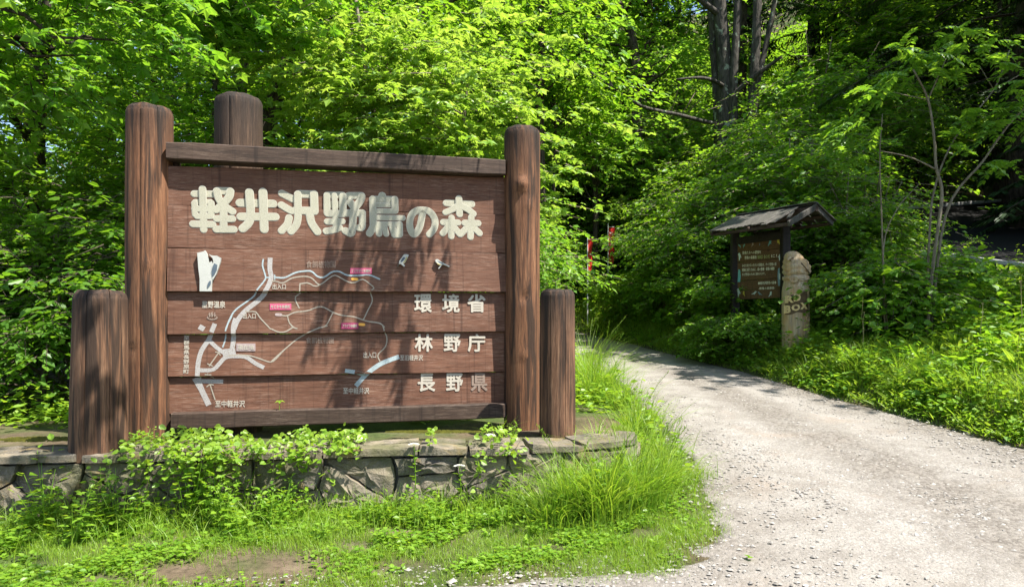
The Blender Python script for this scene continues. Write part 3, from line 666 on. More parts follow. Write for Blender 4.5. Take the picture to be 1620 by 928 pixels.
def clip_cell(poly, a, b):
    """keep the part of poly nearer to a than to b"""
    mid = (a + b) / 2; n = b - a; out = []
    for i in range(len(poly)):
        p, q = poly[i], poly[(i + 1) % len(poly)]; dp, dq = (p - mid) @ n, (q - mid) @ n
        if dp <= 0: out.append(p)
        if dp * dq < 0: out.append(p + (q - p) * dp / (dp - dq))
    return out
def stone(poly, put, depth, gap=.005, rough=.006, bulge=.010, name='stone', rr=None, round_=.35):
    """one stone: polygon outline in wall coordinates, worn edges, uneven face"""
    p = np.array(poly); c = p.mean(0)
    e = []
    for i in range(len(p)):
        a, b = p[i], p[(i + 1) % len(p)]; L = np.linalg.norm(b - a)
        k = max(2, int(L / .055)); e += [a + (b - a) * (j / k) for j in range(k)]
    e = np.array(e); m = len(e)
    sm = e.copy()
    for _ in range(1): sm = sm * .8 + (np.roll(sm, 1, 0) + np.roll(sm, -1, 0)) * .1
    e = sm; d = np.linalg.norm(e - c, axis=1, keepdims=True); e = c + (e - c) * np.maximum(0, 1 - gap / np.maximum(d, .02)); e = e + rng.normal(0, .004, e.shape)
    rings = []
    tilt = rng.normal(0, .07, 2); ph = rng.uniform(0, 6.3, 4)
    for f, h in ((1.0, -depth), (1.0, -.004), (.975, .005), (.62, bulge), (.3, bulge * 1.15)):
        q = c + (e - c) * f; r = q - c
        hh = h + ((r @ tilt) * (f < .99) if h > -.02 else 0) + (rng.normal(0, rough * (.4 if f > .9 else 1), m) if h > -.02 else 0) + (.012 * np.sin(q[:, 0] * 21 + ph[0]) * np.sin(q[:, 1] * 23 + ph[1]) if h > 0 else 0)
        rings.append(put(q[:, 0], q[:, 1], hh + np.zeros(m)))
    V = np.vstack(rings + [put(np.array([c[0]]), np.array([c[1]]), np.array([bulge * 1.1]))]); L = len(rings)
    i, j = np.meshgrid(np.arange(L - 1), np.arange(m), indexing='ij')
    q = np.stack([i * m + j, i * m + (j + 1) % m, (i + 1) * m + (j + 1) % m, (i + 1) * m + j], -1).reshape(-1, 4)
    mb = MB(); mb.add(V, [q, np.array([[(L - 1) * m + k, (L - 1) * m + (k + 1) % m, L * m] for k in range(m)])])
    return wobj(mb, name, M['stone'], False)
seeds = []
for r_ in range(3):
    s_ = 2.0 + .13 * r_
    while s_ < smax - .1:
        seeds.append((s_ + rng.uniform(-.06, .06), .20 + .20 * r_ + rng.uniform(-.10, .10) + .05 * math.sin(s_ * 3))); s_ += rng.uniform(.26, .52)
seeds = np.array(seeds)
for i, a in enumerate(seeds):
    poly = [np.array(q) for q in ((a[0] - .6, .12), (a[0] + .6, .12), (a[0] + .6, .695), (a[0] - .6, .695))]
    for j in np.argsort(((seeds - a) ** 2).sum(1))[1:16]: poly = clip_cell(poly, a, seeds[j])
    if len(poly) < 3: continue
    pa = np.array(poly); 
    if np.ptp(pa[:, 0]) < .06 or np.ptp(pa[:, 1]) < .05: continue
    pa[:, 0] = np.minimum(pa[:, 0], smax - .02)
    base = rng.uniform(-.012, .022)
    stone(pa, lambda s, t, h, b=base: wp(s, h + b, t), .05)
s_ = 1.9; prev = [-.30, -.30]
while s_ < smax - .02:
    w = rng.uniform(.2, .44); e = min(s_ + w, smax); lean = rng.uniform(-.04, .04)
    if e - s_ < .1: break
    fr = .03 + rng.uniform(-.012, .02); bk = -.34
    cols = 1 if rng.random() < .45 else 2; cut = rng.uniform(-.2, -.08)
    zt = WTOP - .012 + rng.uniform(-.006, .006)
    def capput(s, o, h, z0=zt): 
        q = wp(s, o, 0.); q[..., 2] = z0 + h * .55; return q
    for (o0, o1) in ([(bk, fr)] if cols == 1 else [(bk, cut), (cut, fr)]):
        stone([np.array(x) for x in ((s_, o0), (e, o0), (e + lean, o1), (s_ + prev[1] * 0 + (lean if s_ > 1.95 else 0) * 0, o1))], capput, .07, gap=.005, rough=.004, bulge=.010, name='cap_stone')
    s_ = e
# moss on the wall top
def moss(px, py, rx, ry, lab):
    d = (CAMZ - WTOP) * F / (py - HY); c = P(px, py, d); mb = MB(); n = 900
    a = rng.uniform(0, 6.28, n); r = np.sqrt(rng.uniform(0, 1, n)); x = c[0] + rx * r * np.cos(a) + .03 * np.sin(7 * a); y = c[1] + ry * r * np.sin(a)
    h = .012 + .012 * rng.random(n) * (1 - r); w = rng.uniform(.004, .011, n)
    z = WTOP + .012 + 0 * x
    for k in range(1):
        V = np.stack([np.c_[x - w, y, z], np.c_[x + w, y, z], np.c_[x, y + w, z], np.c_[x, y, z + h]], 1).reshape(-1, 3)
        b = np.arange(n)[:, None] * 4; mb.add(V, np.vstack([b + [0, 1, 3], b + [1, 2, 3], b + [2, 0, 3]]))
    tag(mb.obj('moss', M['moss']), lab, 'moss', kind='stuff')
moss(60, 698, .26, .10, 'yellow green moss spread on the left end of the wall top')
moss(690, 686, .34, .05, 'moss along the wall top below the big sign')
# little pale stones lying on the wall
for px, py, s, lab in ((569, 691, .05, 'white flat pebble lying on the cap stones left of the flower'), (232, 703, .022, 'small grey pebble on the wall beside the left posts'), (775, 686, .045, 'pale flat stone on the wall near the right post')):
    d = (CAMZ - WTOP - .03) * F / (py - HY); c = P(px, py, d); mb = MB(); bm = []
    for t in np.linspace(-1, 1, 5): bm.append(np.c_[np.cos(np.arange(9) * 2 * np.pi / 9) * s * math.sqrt(max(.05, 1 - t * t)) * rng.uniform(.85, 1.1, 9), np.sin(np.arange(9) * 2 * np.pi / 9) * s * .7 * math.sqrt(max(.05, 1 - t * t)) * rng.uniform(.85, 1.1, 9), np.full(9, t * s * .28)])
    V = np.vstack(bm); i, j = np.meshgrid(np.arange(4), np.arange(9), indexing='ij')
    mb.add(V, [np.stack([i * 9 + j, i * 9 + (j + 1) % 9, (i + 1) * 9 + (j + 1) % 9, (i + 1) * 9 + j], -1).reshape(-1, 4), np.array([list(range(8, -1, -1)), list(range(36, 45))])])
    o = mb.obj('pebble', flat_mat('pebble_white', (.5, .48, .45)) if s > .03 else M['pebble'], smooth=True); o.location = (c[0], c[1], WTOP + .02); tag(o, lab, 'pebble')

# ------------------------------------------------------------------ roofed information board
M['dark'] = plank_mat('board_post', (.012, .009, .008), (.022, .017, .014), (.04, .03, .025), (.08, .06, .05), .3)
M['iboard'] = plank_mat('info_plank', (.065, .033, .014), (.125, .066, .027), (.175, .098, .042), (.22, .15, .08), .25)
M['shake'] = plank_mat('roof_shake', (.028, .025, .021), (.07, .064, .056), (.135, .125, .11), (.22, .205, .18), .5)
M['itext'] = flat_mat('info_lettering', (.72, .68, .5), .6, .15)
rd = np.array([-.577, .817, 0]); fr_ = np.array([-.817, -.577, 0])      # along the ridge (near to far), out of the board's face
BR = np.array([4.23, 10.7, 0]); BW = .814
ib = tag(empty('info_board', (4.0, 11.0, float(terr(4.0, 11.0)))), 'roofed brown notice board with pale Japanese text and painted birds, left of the carved post', 'notice board')
def iobj(mb, name, mat, smooth=False, par=None):
    o = mb.obj(name, mat, par or ib, smooth)
    if par is None: o.location = tuple(-np.array(ib.location))
    return o
def bl(a, h, f=0): return BR + rd * a + fr_ * f + np.array([0, 0, h])
zr0, zr1 = CAMZ + (HY - 471) / F * 10.7, CAMZ + (HY - 377) / F * 10.7
# six boards make the panel
k = 6; hs = np.linspace(zr0, zr1, k + 1)
for i in range(k):
    mb = MB(); bev_bar(mb, bl(0, (hs[i] + hs[i + 1]) / 2), bl(BW, (hs[i] + hs[i + 1]) / 2), .035, (hs[i + 1] - hs[i]) - .004, b=.004, seg=4, jit=.001); iobj(mb, 'plank', M['iboard'])
for a, px in ((-.06, 0), (BW + .06, 1)):
    mb = MB(); p = bl(a, 0, -.0); gz_ = float(terr(p[0], p[1])); mb2 = MB()
    bev_bar(mb, p + [0, 0, gz_ - .1], p + [0, 0, 3.16], .13, .13, up=(1, 0, 0), b=.012, seg=6, jit=.003); iobj(mb, 'post', M['dark'])
mb = MB(); bev_bar(mb, bl(-.1, 2.98, -.005), bl(BW + .12, 2.98, -.005), .09, .12, b=.008); iobj(mb, 'beam', M['dark'])
RA = np.array([4.54, 10.2, 3.36]); HS, DR = .67, .30; RL = 1.36
def rf(a, q, side, up=0):
    k = 1 if side > 0 else .66
    return RA + rd * a + fr_ * (q * HS * side * k) + np.array([0, 0, -DR * q * k + up])
mb = MB(); bev_bar(mb, rf(-.02, 0, 1, -.05), rf(RL + .03, 0, 1, -.05), .08, .09, b=.008); iobj(mb, 'ridge_beam', M['rail'])
for q in (.5, .95):
    for sd_ in (1, -1):
        mb = MB(); bev_bar(mb, rf(.02, q, sd_, -.045), rf(RL - .03, q, sd_, -.045), .05, .05, b=.005); iobj(mb, 'purlin', M['rail'])
for sd_ in (1, -1):
    for a in (.0, RL * .5, RL):
        mb = MB(); bev_bar(mb, rf(a, -.02, sd_, -.02), rf(a, 1.04, sd_, -.02), .035, .085 if a == 0 else .06, b=.005, seg=5, jit=.002); iobj(mb, 'rafter', M['shake'] if a == 0 else M['rail'])
roofp = []
na = 15
for sd_ in (1, -1):
    for i in range(na):
        a = .30 + (RL - .28) * i / (na - 1) if sd_ == 1 else .02 + (RL - .02) * i / (na - 1)
        mb = MB(); j = rng.uniform(-.03, .03); w_ = rng.uniform(.085, .11)
        p0, p1 = rf(a + j * .3, -.02, sd_, .022 + rng.uniform(0, .012)), rf(a + j, 1.03 + rng.uniform(-.06, .07), sd_, .022 + rng.uniform(0, .012))
        nrm_ = np.array([0, 0, 1.]); bev_bar(mb, p0, p1, w_, .018, b=.004, seg=4, jit=.003); iobj(mb, 'shake', M['shake'])
for a, q0, q1, da in ((.26, .42, .88, .06), (.16, .5, .8, -.05)):             # two loose, broken pieces where the roof has opened
    mb = MB(); bev_bar(mb, rf(a, q0, 1, .05), rf(a + da, q1, 1, .02), .05, .018, b=.003, seg=3, jit=.004); iobj(mb, 'broken_shake', M['shake'])
mb = MB(); bev_bar(mb, rf(.0, .03, -1, .055), rf(RL, .03, -1, .05), .13, .016, b=.003, seg=8, jit=.004); iobj(mb, 'ridge_cap', M['shake'])
def itext(body, px0, py0, px1, py1, mat, name='lettering', bold=.015):
    """lettering fitted to a photo-pixel box on the notice board"""
    me, v = text_mesh(body, bold, res=1); a, b = v.min(0), v.max(0); t_ = (v - a) / np.maximum(b - a, 1e-6)
    X_ = px0 + (px1 - px0) * t_[:, 0]; Y_ = py1 + (py0 - py1) * t_[:, 1] - (X_ - px0) * .05
    co = onboard(X_, Y_, .022 + v[:, 2] * .0004); me.vertices.foreach_set('co', co.astype(np.float32).ravel()); me.name = name; me.materials.clear(); me.materials.append(mat); me.update(); me.validate()
    o = link(name, me, ib); o.location = tuple(-np.array(ib.location)); return o
def onboard(px, py, f):
    kx = (np.asarray(px, float) - CX) / F; b = BR[:, None] + fr_[:, None] * (np.asarray(f, float) + 0 * kx)
    a = (kx * b[1] - b[0]) / (rd[0] - kx * rd[1]); d = b[1] + rd[1] * a
    return np.stack([b[0] + rd[0] * a, d, CAMZ + (HY - np.asarray(py, float)) / F * d], -1)
zb5 = (1155, 370, 8.43)
for body, x0, y0, x1, y1 in (('野鳥たちへの愛情を', 165, 224, 412, 268), ('野鳥の森基金', 195, 290, 355, 334), ('BIRD BOX', 368, 280, 530, 328), ('に！', 548, 272, 625, 310), ('みなさまからいただいた募金は、すべて野鳥の森', 160, 390, 618, 432), ('環境に使うために、森の整備・巣箱の補修', 160, 448, 592, 492), ('など野鳥のために使われます。', 160, 515, 470, 552), ('◆軽井沢野鳥の森◆', 372, 630, 616, 672), ('-野鳥の森基金-', 380, 705, 600, 738)):
    s5 = (x0 + x1) / 2
    itext(body, 1155 + x0 / 8.43, 370 + y0 / 8.43 + (x1 - x0) / 8.43 * .025, 1155 + x1 / 8.43, 370 + y1 / 8.43 + (x1 - x0) / 8.43 * .025, M['itext'] if body != 'BIRD BOX' else flat_mat('info_green', (.3, .34, .12)))
M['bteal'] = flat_mat('bird_teal', (.14, .36, .34)); M['bpale'] = flat_mat('bird_pale', (.5, .58, .52)); M['byel'] = flat_mat('bird_yellow', (.45, .38, .05)); M['bdk'] = flat_mat('bird_dark', (.16, .25, .28)); M['bpink'] = flat_mat('bird_pink', (.38, .28, .22))
def ibird(pts, mat, name='painted_bird', f=.024):
    mb = MB(); p = np.array(pts, float); v = onboard(1155 + p[:, 0] / 8.43, 370 + p[:, 1] / 8.43, f); mb.add(v, np.array([list(range(len(p)))[::-1]])); return iobj(mb, name, mat)
def bsil(x, y, s, fl=1, up=0):
    q = np.array([(-1, -.35), (-.75, -.6), (-.4, -.55), (0, -.2), (.5, .0), (1.2, .25), (1.15, .38), (.4, .35), (.15, .42), (.1, .7), (.0, .7), (-.05, .42), (-.5, .25), (-.8, -.1), (-1.15, -.25)])
    a = up; q = q @ np.array([[math.cos(a), math.sin(a)], [-math.sin(a), math.cos(a)]]); q[:, 0] *= fl; return np.c_[x + q[:, 0] * s, y + q[:, 1] * s]
for x, y, s, fl, up, m_ in ((128, 160, 24, -1, 1.9, 'bteal'), (185, 158, 24, 1, 1.6, 'bteal'), (298, 135, 30, -1, 1.0, 'bpink'), (395, 140, 14, 1, 1.2, 'bdk'), (528, 110, 44, -1, .9, 'bteal'), (648, 100, 42, 1, .9, 'byel'), (125, 300, 46, -1, 1.25, 'bpale'), (668, 300, 48, 1, 1.5, 'bpale'), (110, 780, 50, -1, 1.3, 'bpale'), (186, 795, 32, 1, 1.0, 'byel'), (322, 785, 34, -1, .2, 'bpale'), (396, 792, 30, 1, .3, 'bdk'), (536, 800, 36, -1, .8, 'bpale')):
    ibird(bsil(x, y, s, fl, up)[::(1 if fl > 0 else -1)], M[m_])
ibird([(110, 470), (135, 480), (142, 560), (135, 640), (100, 640), (105, 540)], M['bteal'], 'painted_trunk'); ibird([(640, 460), (662, 450), (665, 560), (672, 690), (640, 690), (632, 560)], M['bdk'], 'painted_trunk'); ibird([(648, 520), (672, 530), (668, 610), (650, 600)], M['bpale'], 'painted_bird', .027)

# ------------------------------------------------------------------ carved bird post
m, nt_, bs = newmat('carved_wood'); g = NT(nt_)
gr = g.noise(g.coord((30, 30, 1.6)), 2, 7, .65, .3); bl_ = g.noise(g.coord((3, 3, 1.2)), 2, 5, .6); st = g.noise(g.coord((14, 14, .9)), 2, 5, .7)
col = g.ramp(gr, [(.3, (.22, .16, .09)), (.55, (.41, .325, .205)), (.75, (.51, .44, .31))])
col = g.mix(g.ramp(bl_, [(.42, 0.), (.62, .6)]), col, (.42, .23, .07)); col = g.mix(g.ramp(st, [(.52, 0.), (.7, .6)]), col, (.13, .12, .11))
g.l(col, bs.inputs['Base Color']); bs.inputs['Roughness'].default_value = .75; g.bump(gr, .5, .01, bs); M['carve'] = m
M['carvd'] = flat_mat('carved_recess', (.10, .065, .035)); M['gold'] = flat_mat('carved_letter', (.62, .47, .23), .6, .3)
cd = 10.0; cxw = (1259 - CX) / F * cd; cr = 42 / F * cd / 2
cz0 = float(terr(cxw, cd)) - .08; ctop = CAMZ + (HY - 397) / F * cd
cp = tag(empty('carved_post', (cxw, cd, cz0)), 'pale log carved into a perched bird with raised wooden letters, right of the notice board', 'carving')
def zpx(y): return CAMZ + (HY - y) / F * cd - cz0
prof = [(545, 0, 1.0), (520, 0, 1.0), (500, 0, .99), (478, 0, .99), (462, .0, .98), (454, .0, .94), (448, -.02, .86), (444, -.0, .84), (441.5, .0, .95), (438.5, .0, .95), (436, .02, .80), (433, .06, .92), (428, .08, .96), (421, .05, .96), (414, -.02, .84), (408, -.16, .68), (403, -.24, .56), (399.5, -.27, .42), (397.6, -.28, .24), (397, -.28, .04)]
n = 40; an = np.arange(n) * 2 * np.pi / n; V = []
zz = np.array([zpx(p[0]) for p in prof]); zi = np.r_[np.linspace(-.05, zz[0], 3)[:-1], np.interp(np.linspace(0, len(prof) - 1, 60), np.arange(len(prof)), zz)]
for z_ in zi:
    o_ = np.interp(z_, zz, [p[1] for p in prof]); r_ = np.interp(z_, zz, [p[2] for p in prof])
    rr = cr * r_ * (1 + .018 * np.sin(3 * an + 1) + .01 * np.sin(7 * an + z_))
    if z_ > zpx(438): rr = rr * (1 + .045 * np.abs(np.sin(9 * an + 1.2 * np.sin(z_ * 30))) + .045 * np.sin(z_ * 80 + 2 * np.sin(4 * an)) * (z_ < zpx(409)))
    ex = 1.0
    V.append(np.c_[rr * np.cos(an) + o_ * cr, rr * np.sin(an) * ex, np.full(n, z_)])
L = len(V); V = np.vstack(V); i, j = np.meshgrid(np.arange(L - 1), np.arange(n), indexing='ij')
mb = MB(); mb.add(V, [np.stack([i * n + j, i * n + (j + 1) % n, (i + 1) * n + (j + 1) % n, (i + 1) * n + j], -1).reshape(-1, 4), np.array([[(L - 1) * n + k for k in range(n)]])])
mb.obj('body', M['carve'], cp, True)
def cyl(px, py, lift):
    """photo pixel -> point on the post's skin"""
    x = np.clip((np.asarray(px, float) - 1259) / F * cd, -cr * .995, cr * .995); return np.stack([x * (1 + lift / cr), -np.sqrt(np.maximum(cr ** 2 - x ** 2, 0)) * (1 + lift / cr), zpx(np.asarray(py, float))], -1)
mb = MB(); V = []
for r_ in np.linspace(0, 1, 2):
    pass
sp = [(1232 + 0, 0)]
th = np.linspace(0, 4.2 * np.pi, 60); rad_ = np.linspace(5.8, 1.2, 60)
tube(mb, cyl(1249 + rad_ * np.cos(th) * .95, 443.5 - rad_ * np.sin(th) * .95, .012), np.linspace(.016, .010, 60), 6); mb.obj('scroll', M['carve'], cp, True)
mb = MB(); tube(mb, cyl(np.linspace(1246, 1275, 16), 441 + 3 * np.sin(np.linspace(0, 3, 16)) , .0), .011, 6); mb.obj('rim', M['carve'], cp, True)
for ex_, ey_ in ((1247.5, 411.5),):                                    # eye, beak and wing edge of the perched bird
    mb = MB(); c_ = cyl(ex_, ey_, 0.); c_ = np.array([c_[0], -cr * .62, c_[2]]); a_ = np.linspace(0, 6.283, 10); tube(mb, np.c_[c_[0] + .028 * np.cos(a_), np.full(10, c_[1]), c_[2] + .028 * np.sin(a_)], .009, 5); mb.obj('eye', M['carvd'], cp, True)
mb = MB(); a_ = np.linspace(0, 1, 12); wz = zpx(413 + 20 * a_); tube(mb, np.c_[-.02 + .15 * a_ ** 1.3, -cr * (.80 + .18 * np.sin(a_ * 3)), wz], .010, 5); mb.obj('wing_edge', M['carvd'], cp, True)
mb = MB(); tube(mb, np.array([(-cr * .62, -cr * .55, zpx(409)), (-cr * .86, -cr * .72, zpx(411.5)), (-cr * .92, -cr * .78, zpx(414.5))]), [.030, .018, .004], 7); mb.obj('beak', M['carve'], cp, True)
q = np.linspace(0, 1, 14); mb = MB()
top_ = cyl(1239.5 + (1268 - 1239.5) * q, 470 - 7.5 * q - 1.5 * np.sin(q * 9), .006); bot_ = cyl(1239.5 + (1271 - 1239.5) * q, 497.5 - 5 * q + 1.2 * np.sin(q * 11), .006)
mb.add(np.vstack([top_, bot_]), np.array([[k, 14 + k, 15 + k, k + 1] for k in range(13)])); mb.obj('plaque', M['carvd'], cp)
def ctext(ch, x0, x1, y0, y1, sk):
    me, v = text_mesh(ch, .045, res=2); a, b = v.min(0), v.max(0); t_ = (v - a) / np.maximum(b - a, 1e-6)
    co = cyl(x0 + (x1 - x0) * t_[:, 0], y1 + (y0 - y1) * t_[:, 1] - sk * t_[:, 0], .022); me.vertices.foreach_set('co', co.astype(np.float32).ravel()); me.name = 'letter'
    mb = MB(); nv = len(me.vertices); back = cyl(x0 + (x1 - x0) * t_[:, 0], y1 + (y0 - y1) * t_[:, 1] - sk * t_[:, 0], .004)
    fs = [list(p.vertices) for p in me.polygons]; ec = {}
    for f in fs:
        for i_ in range(len(f)): ec[(f[i_], f[(i_ + 1) % len(f)])] = 1
    side = [[b_, a_, a_ + nv, b_ + nv] for (a_, b_) in ec if (b_, a_) not in ec]
    mb.add(np.vstack([co, back]), [np.array([f for f in fs if len(f) == 3]).reshape(-1, 3), np.array(side).reshape(-1, 4)] + [np.array([f]) for f in fs if len(f) > 3])
    mb.obj('letter', M['gold'], cp)
for ch, a, b, y0, y1 in (('R', 1240, 1248.5, 468.5, 480), ('D', 1248.5, 1257.5, 466, 477.5), ('B', 1239.2, 1245.2, 483.5, 496), ('O', 1246, 1256.5, 482, 492.5), ('X', 1256.5, 1268, 479.5, 490)): ctext(ch, a, b, y0, y1, .8)
mb = MB(); tube(mb, cyl(1270 + 3 * np.cos(np.linspace(0, 6.28, 12)), 504 + 4 * np.sin(np.linspace(0, 6.28, 12)), .004), .012, 5); mb.obj('knot', M['carve'], cp, True)

# ------------------------------------------------------------------ red banners and the pale notice far down the road
M['red'] = leaf_mat('red_cloth', (.62, .03, .02), (.7, .04, .03), (.7, .04, .03), (.7, .05, .03), rough=.7, tr=.3, spec=.2)
M['wht'] = flat_mat('white_paint', (.5, .46, .42), .6, .1); M['pole'] = flat_mat('pole_white', (.5, .5, .48), .4, .1)
def banner(px, y0, y1, wpx, d, lab, marks, wob):
    p = P(px, y1, d); gz_ = float(terr(p[0], d)); zt, zb = CAMZ + (HY - y0) / F * d, CAMZ + (HY - y1) / F * d; w = wpx / F * d
    b = tag(empty('banner', (p[0], d, gz_)), lab, 'banner', 'red banners down the road')
    mb = MB(); tube(mb, [(0, 0, -.1), (0, 0, zt - gz_ + .12)], .014, 8); mb.obj('pole', M['pole'], b)
    mb = MB(); tube(mb, [(0, 0, zt - gz_ + .02), (w, -.02, zt - gz_ + .01)], .008, 6); mb.obj('crossbar', M['pole'], b)
    na_, nb_ = 7, 24; a = np.linspace(0, 1, na_)[:, None]; t = np.linspace(0, 1, nb_)[None, :]
    x = w * a * (1 - .25 * t * wob) + .02 * np.sin(t * 9 + 1) * a; y = -.02 * a + .07 * np.sin(t * 6 + a * 3) * a; z = zt - gz_ + (zb - zt) * t + 0 * a
    mb = MB(); mb.add(np.stack([x + 0 * t, y, z], -1), grid_faces(na_, nb_)); mb.obj('cloth', M['red'], b, True)
    for k, ch in enumerate(marks):
        me, v = text_mesh(ch, 0, res=1); lo, hi = v.min(0), v.max(0); tt = (v - lo) / np.maximum(hi - lo, 1e-6); s = w * .55
        tc = .12 + .8 * k / len(marks); hgt = (zt - zb) * .07
        co = np.c_[w * .2 + s * tt[:, 0], np.full(len(v), -.06) - .07, (zt - gz_) + (zb - zt) * tc - hgt * (1 - tt[:, 1])]
        aa = co[:, 0] / w; tv = (zt - gz_ - co[:, 2]) / (zt - zb); co[:, 1] = -.02 * aa + .07 * np.sin(tv * 6 + aa * 3) * aa - .006
        me.vertices.foreach_set('co', co.astype(np.float32).ravel()); me.name = 'lettering'; me.materials.clear(); me.materials.append(M['wht']); me.update(); me.validate(); link('lettering', me, b)
banner(929.5, 376, 429, 7.5, 16.9, 'narrow red banner on a white pole by the bend, lower of the two', '', .6)
banner(962, 360, 416, 9.5, 17.6, 'taller red banner with white characters, right of the other banner', '野鳥の森', .1)
nb = P(895, 425, 17.8); gz_ = float(terr(nb[0], nb[1]))
nbo = tag(empty('notice_panel', (nb[0], nb[1], gz_)), 'pale blue white notice panel half hidden in leaves left of the red banners', 'sign')
mb = MB(); zc = CAMZ + (HY - 424) / F * 17.8 - gz_; box(mb, -.12, .12, -.01, .01, zc - .12, zc + .14); mb.obj('panel', flat_mat('notice_pale', (.42, .5, .5), .5, .15), nbo)
mb = MB(); box(mb, -.025, .025, .011, .05, -.1, zc + .1); mb.obj('stake', M['dark'], nbo)

# ------------------------------------------------------------------ foliage
T_OVAL = (np.array([(0, 0, 0), (.24, .22, .05), (.27, .55, .06), (0, 1, -.04), (-.27, .55, .06), (-.24, .22, .05)], float), np.array([[0, 1, 2, 3], [0, 3, 4, 5]]))
T_WIDE = (np.array([(0, 0, 0), (.36, .20, .05), (.36, .55, .05), (0, 1, -.08), (-.36, .55, .05), (-.36, .20, .05)], float), np.array([[0, 1, 2, 3], [0, 3, 4, 5]]))
T_SMALL = (np.array([(0, 0, 0), (.3, .45, .06), (0, 1, -.03), (-.3, .45, .06)], float), np.array([[0, 1, 2], [0, 2, 3]]))
T_LANCE = (np.array([(0, 0, 0), (.10, .3, .02), (.09, .6, .02), (0, 1, -.06), (-.09, .6, .02), (-.10, .3, .02)], float), np.array([[0, 1, 2, 3], [0, 3, 4, 5]]))
T_STRIP = (np.array([(0, 0, 0), (.045, .2, .01), (.042, .6, .01), (0, 1, -.04), (-.042, .6, .01), (-.045, .2, .01)], float), np.array([[0, 1, 2, 3], [0, 3, 4, 5]]))
T_NEED = (np.array([(0, 0, 0), (.13, .4, .0), (0, 1, -.1), (-.13, .4, .0)], float), np.array([[0, 1, 2], [0, 2, 3]]))
_mt = [(0, -.02)] + [(x, y) for x, y in ((.20, .10), (.42, .02), (.30, .26), (.58, .48), (.26, .52), (0, 1.0), (-.26, .52), (-.58, .48), (-.30, .26), (-.42, .02), (-.20, .10))]
T_MAPLE = (np.array([(0, .3, .03)] + [(x, y, .05 * (abs(x) < .35) - .12 * (abs(x) > .4) - .1 * (y > .9)) for x, y in _mt]), np.array([[0, k, k % 12 + 1] for k in range(1, 13)]))
def put_leaves(mb, pos, fwd, up, size, tm):
    f = nrm(fwd); r = nrm(np.cross(f, up)); u = np.cross(r, f); tv, tf = tm; n = len(pos); k = len(tv)
    size = np.broadcast_to(np.asarray(size, float), (n,))
    V = pos[:, None] + size[:, None, None] * (tv[None, :, 0:1] * r[:, None] + tv[None, :, 1:2] * f[:, None] + tv[None, :, 2:3] * u[:, None])
    mb.add(V.reshape(-1, 3), (np.arange(n)[:, None, None] * k + tf[None]).reshape(-1, tf.shape[1]))
def sample_ells(r, ells, n, shell=.5):
    vol = np.array([e[1][0] * e[1][1] * e[1][2] * (e[2] if len(e) > 2 else 1) for e in ells]) ** .85; k = r.choice(len(ells), n, p=vol / vol.sum())
    d = nrm(r.normal(0, 1, (n, 3))); q = r.uniform(0, 1, n) ** shell
    c = np.array([e[0] for e in ells], float)[k]; rad = np.array([e[1] for e in ells], float)[k]
    return c + d * rad * q[:, None], c, k
def foliage(r, ells, ncl, spr, lf, size, tm, clr=.45, flat=.10, L=.5, droop=.25, tilt=.35, shell=.45, layer=0, mb=None, twigs=None):
    """leaves on flat sprays gathered into clumps that fill a few ellipsoids"""
    mb = mb or MB()
    cc, ce, _ = sample_ells(r, ells, ncl, shell)
    if layer: cc[:, 2] = np.round(cc[:, 2] / layer) * layer + r.normal(0, .05, ncl)
    csz = r.uniform(.55, 1.35, ncl)
    idx = np.repeat(np.arange(ncl), spr)
    sp = cc[idx] + r.normal(0, 1, (len(idx), 3)) * np.array([clr, clr, flat]) * csz[idx][:, None]
    out = sp - ce[idx]; out[:, 2] *= .2; dr = nrm(nrm(out) + r.normal(0, .55, out.shape) * [1, 1, .25]); dr[:, 2] -= droop * r.uniform(0, 1.2, len(dr)); dr = nrm(dr)
    sl = L * r.uniform(.6, 1.25, len(sp))
    id2 = np.repeat(np.arange(len(sp)), lf); t = np.tile((np.arange(lf) + .5) / lf, len(sp)) + r.uniform(-.06, .06, len(id2)); sd = np.where(np.tile(np.arange(lf) % 2, len(sp)) == 0, 1., -1.)
    d2 = dr[id2]; side = nrm(np.cross(d2, [0, 0, 1.])) * sd[:, None]
    pos = sp[id2] + d2 * (t * sl[id2])[:, None] + r.normal(0, .02, (len(id2), 3)); pos[:, 2] -= .12 * sl[id2] * t ** 2
    fw = d2 * r.uniform(.5, 1.0, (len(id2), 1)) + side * r.uniform(.5, 1.1, (len(id2), 1)) + r.normal(0, .18, (len(id2), 3)); fw[:, 2] -= r.uniform(0, .45, len(id2))
    up = np.array([0, 0, 1.]) + r.normal(0, tilt, (len(id2), 3))
    put_leaves(mb, pos, fw, up, size * (.42 + 1.05 * r.random(len(id2)) ** 1.2) * np.repeat(r.uniform(.75, 1.2, len(sp)), lf), tm)
    if twigs is not None:
        e = sp + dr * sl[:, None]; e[:, 2] -= .12 * sl; w = .006; a = nrm(np.cross(dr, [0, 0, 1.])) * w; b = np.array([0, 0, w])
        V = np.stack([sp - a, sp + a, sp + b * 1.5, e], 1); k = np.arange(len(sp))[:, None] * 4; twigs.add(V.reshape(-1, 3), np.vstack([k + [0, 1, 3], k + [1, 2, 3], k + [2, 0, 3]]))
    return mb, cc
def wiggle(r, a, b, n, amp):
    t = np.linspace(0, 1, n)[:, None]; a = np.array(a, float); b = np.array(b, float); p = a + (b - a) * t
    o = np.cumsum(r.normal(0, 1, (n, 3)), 0); o -= o[:1] + (o[-1:] - o[:1]) * t; return p + o * amp * np.linalg.norm(b - a) / n
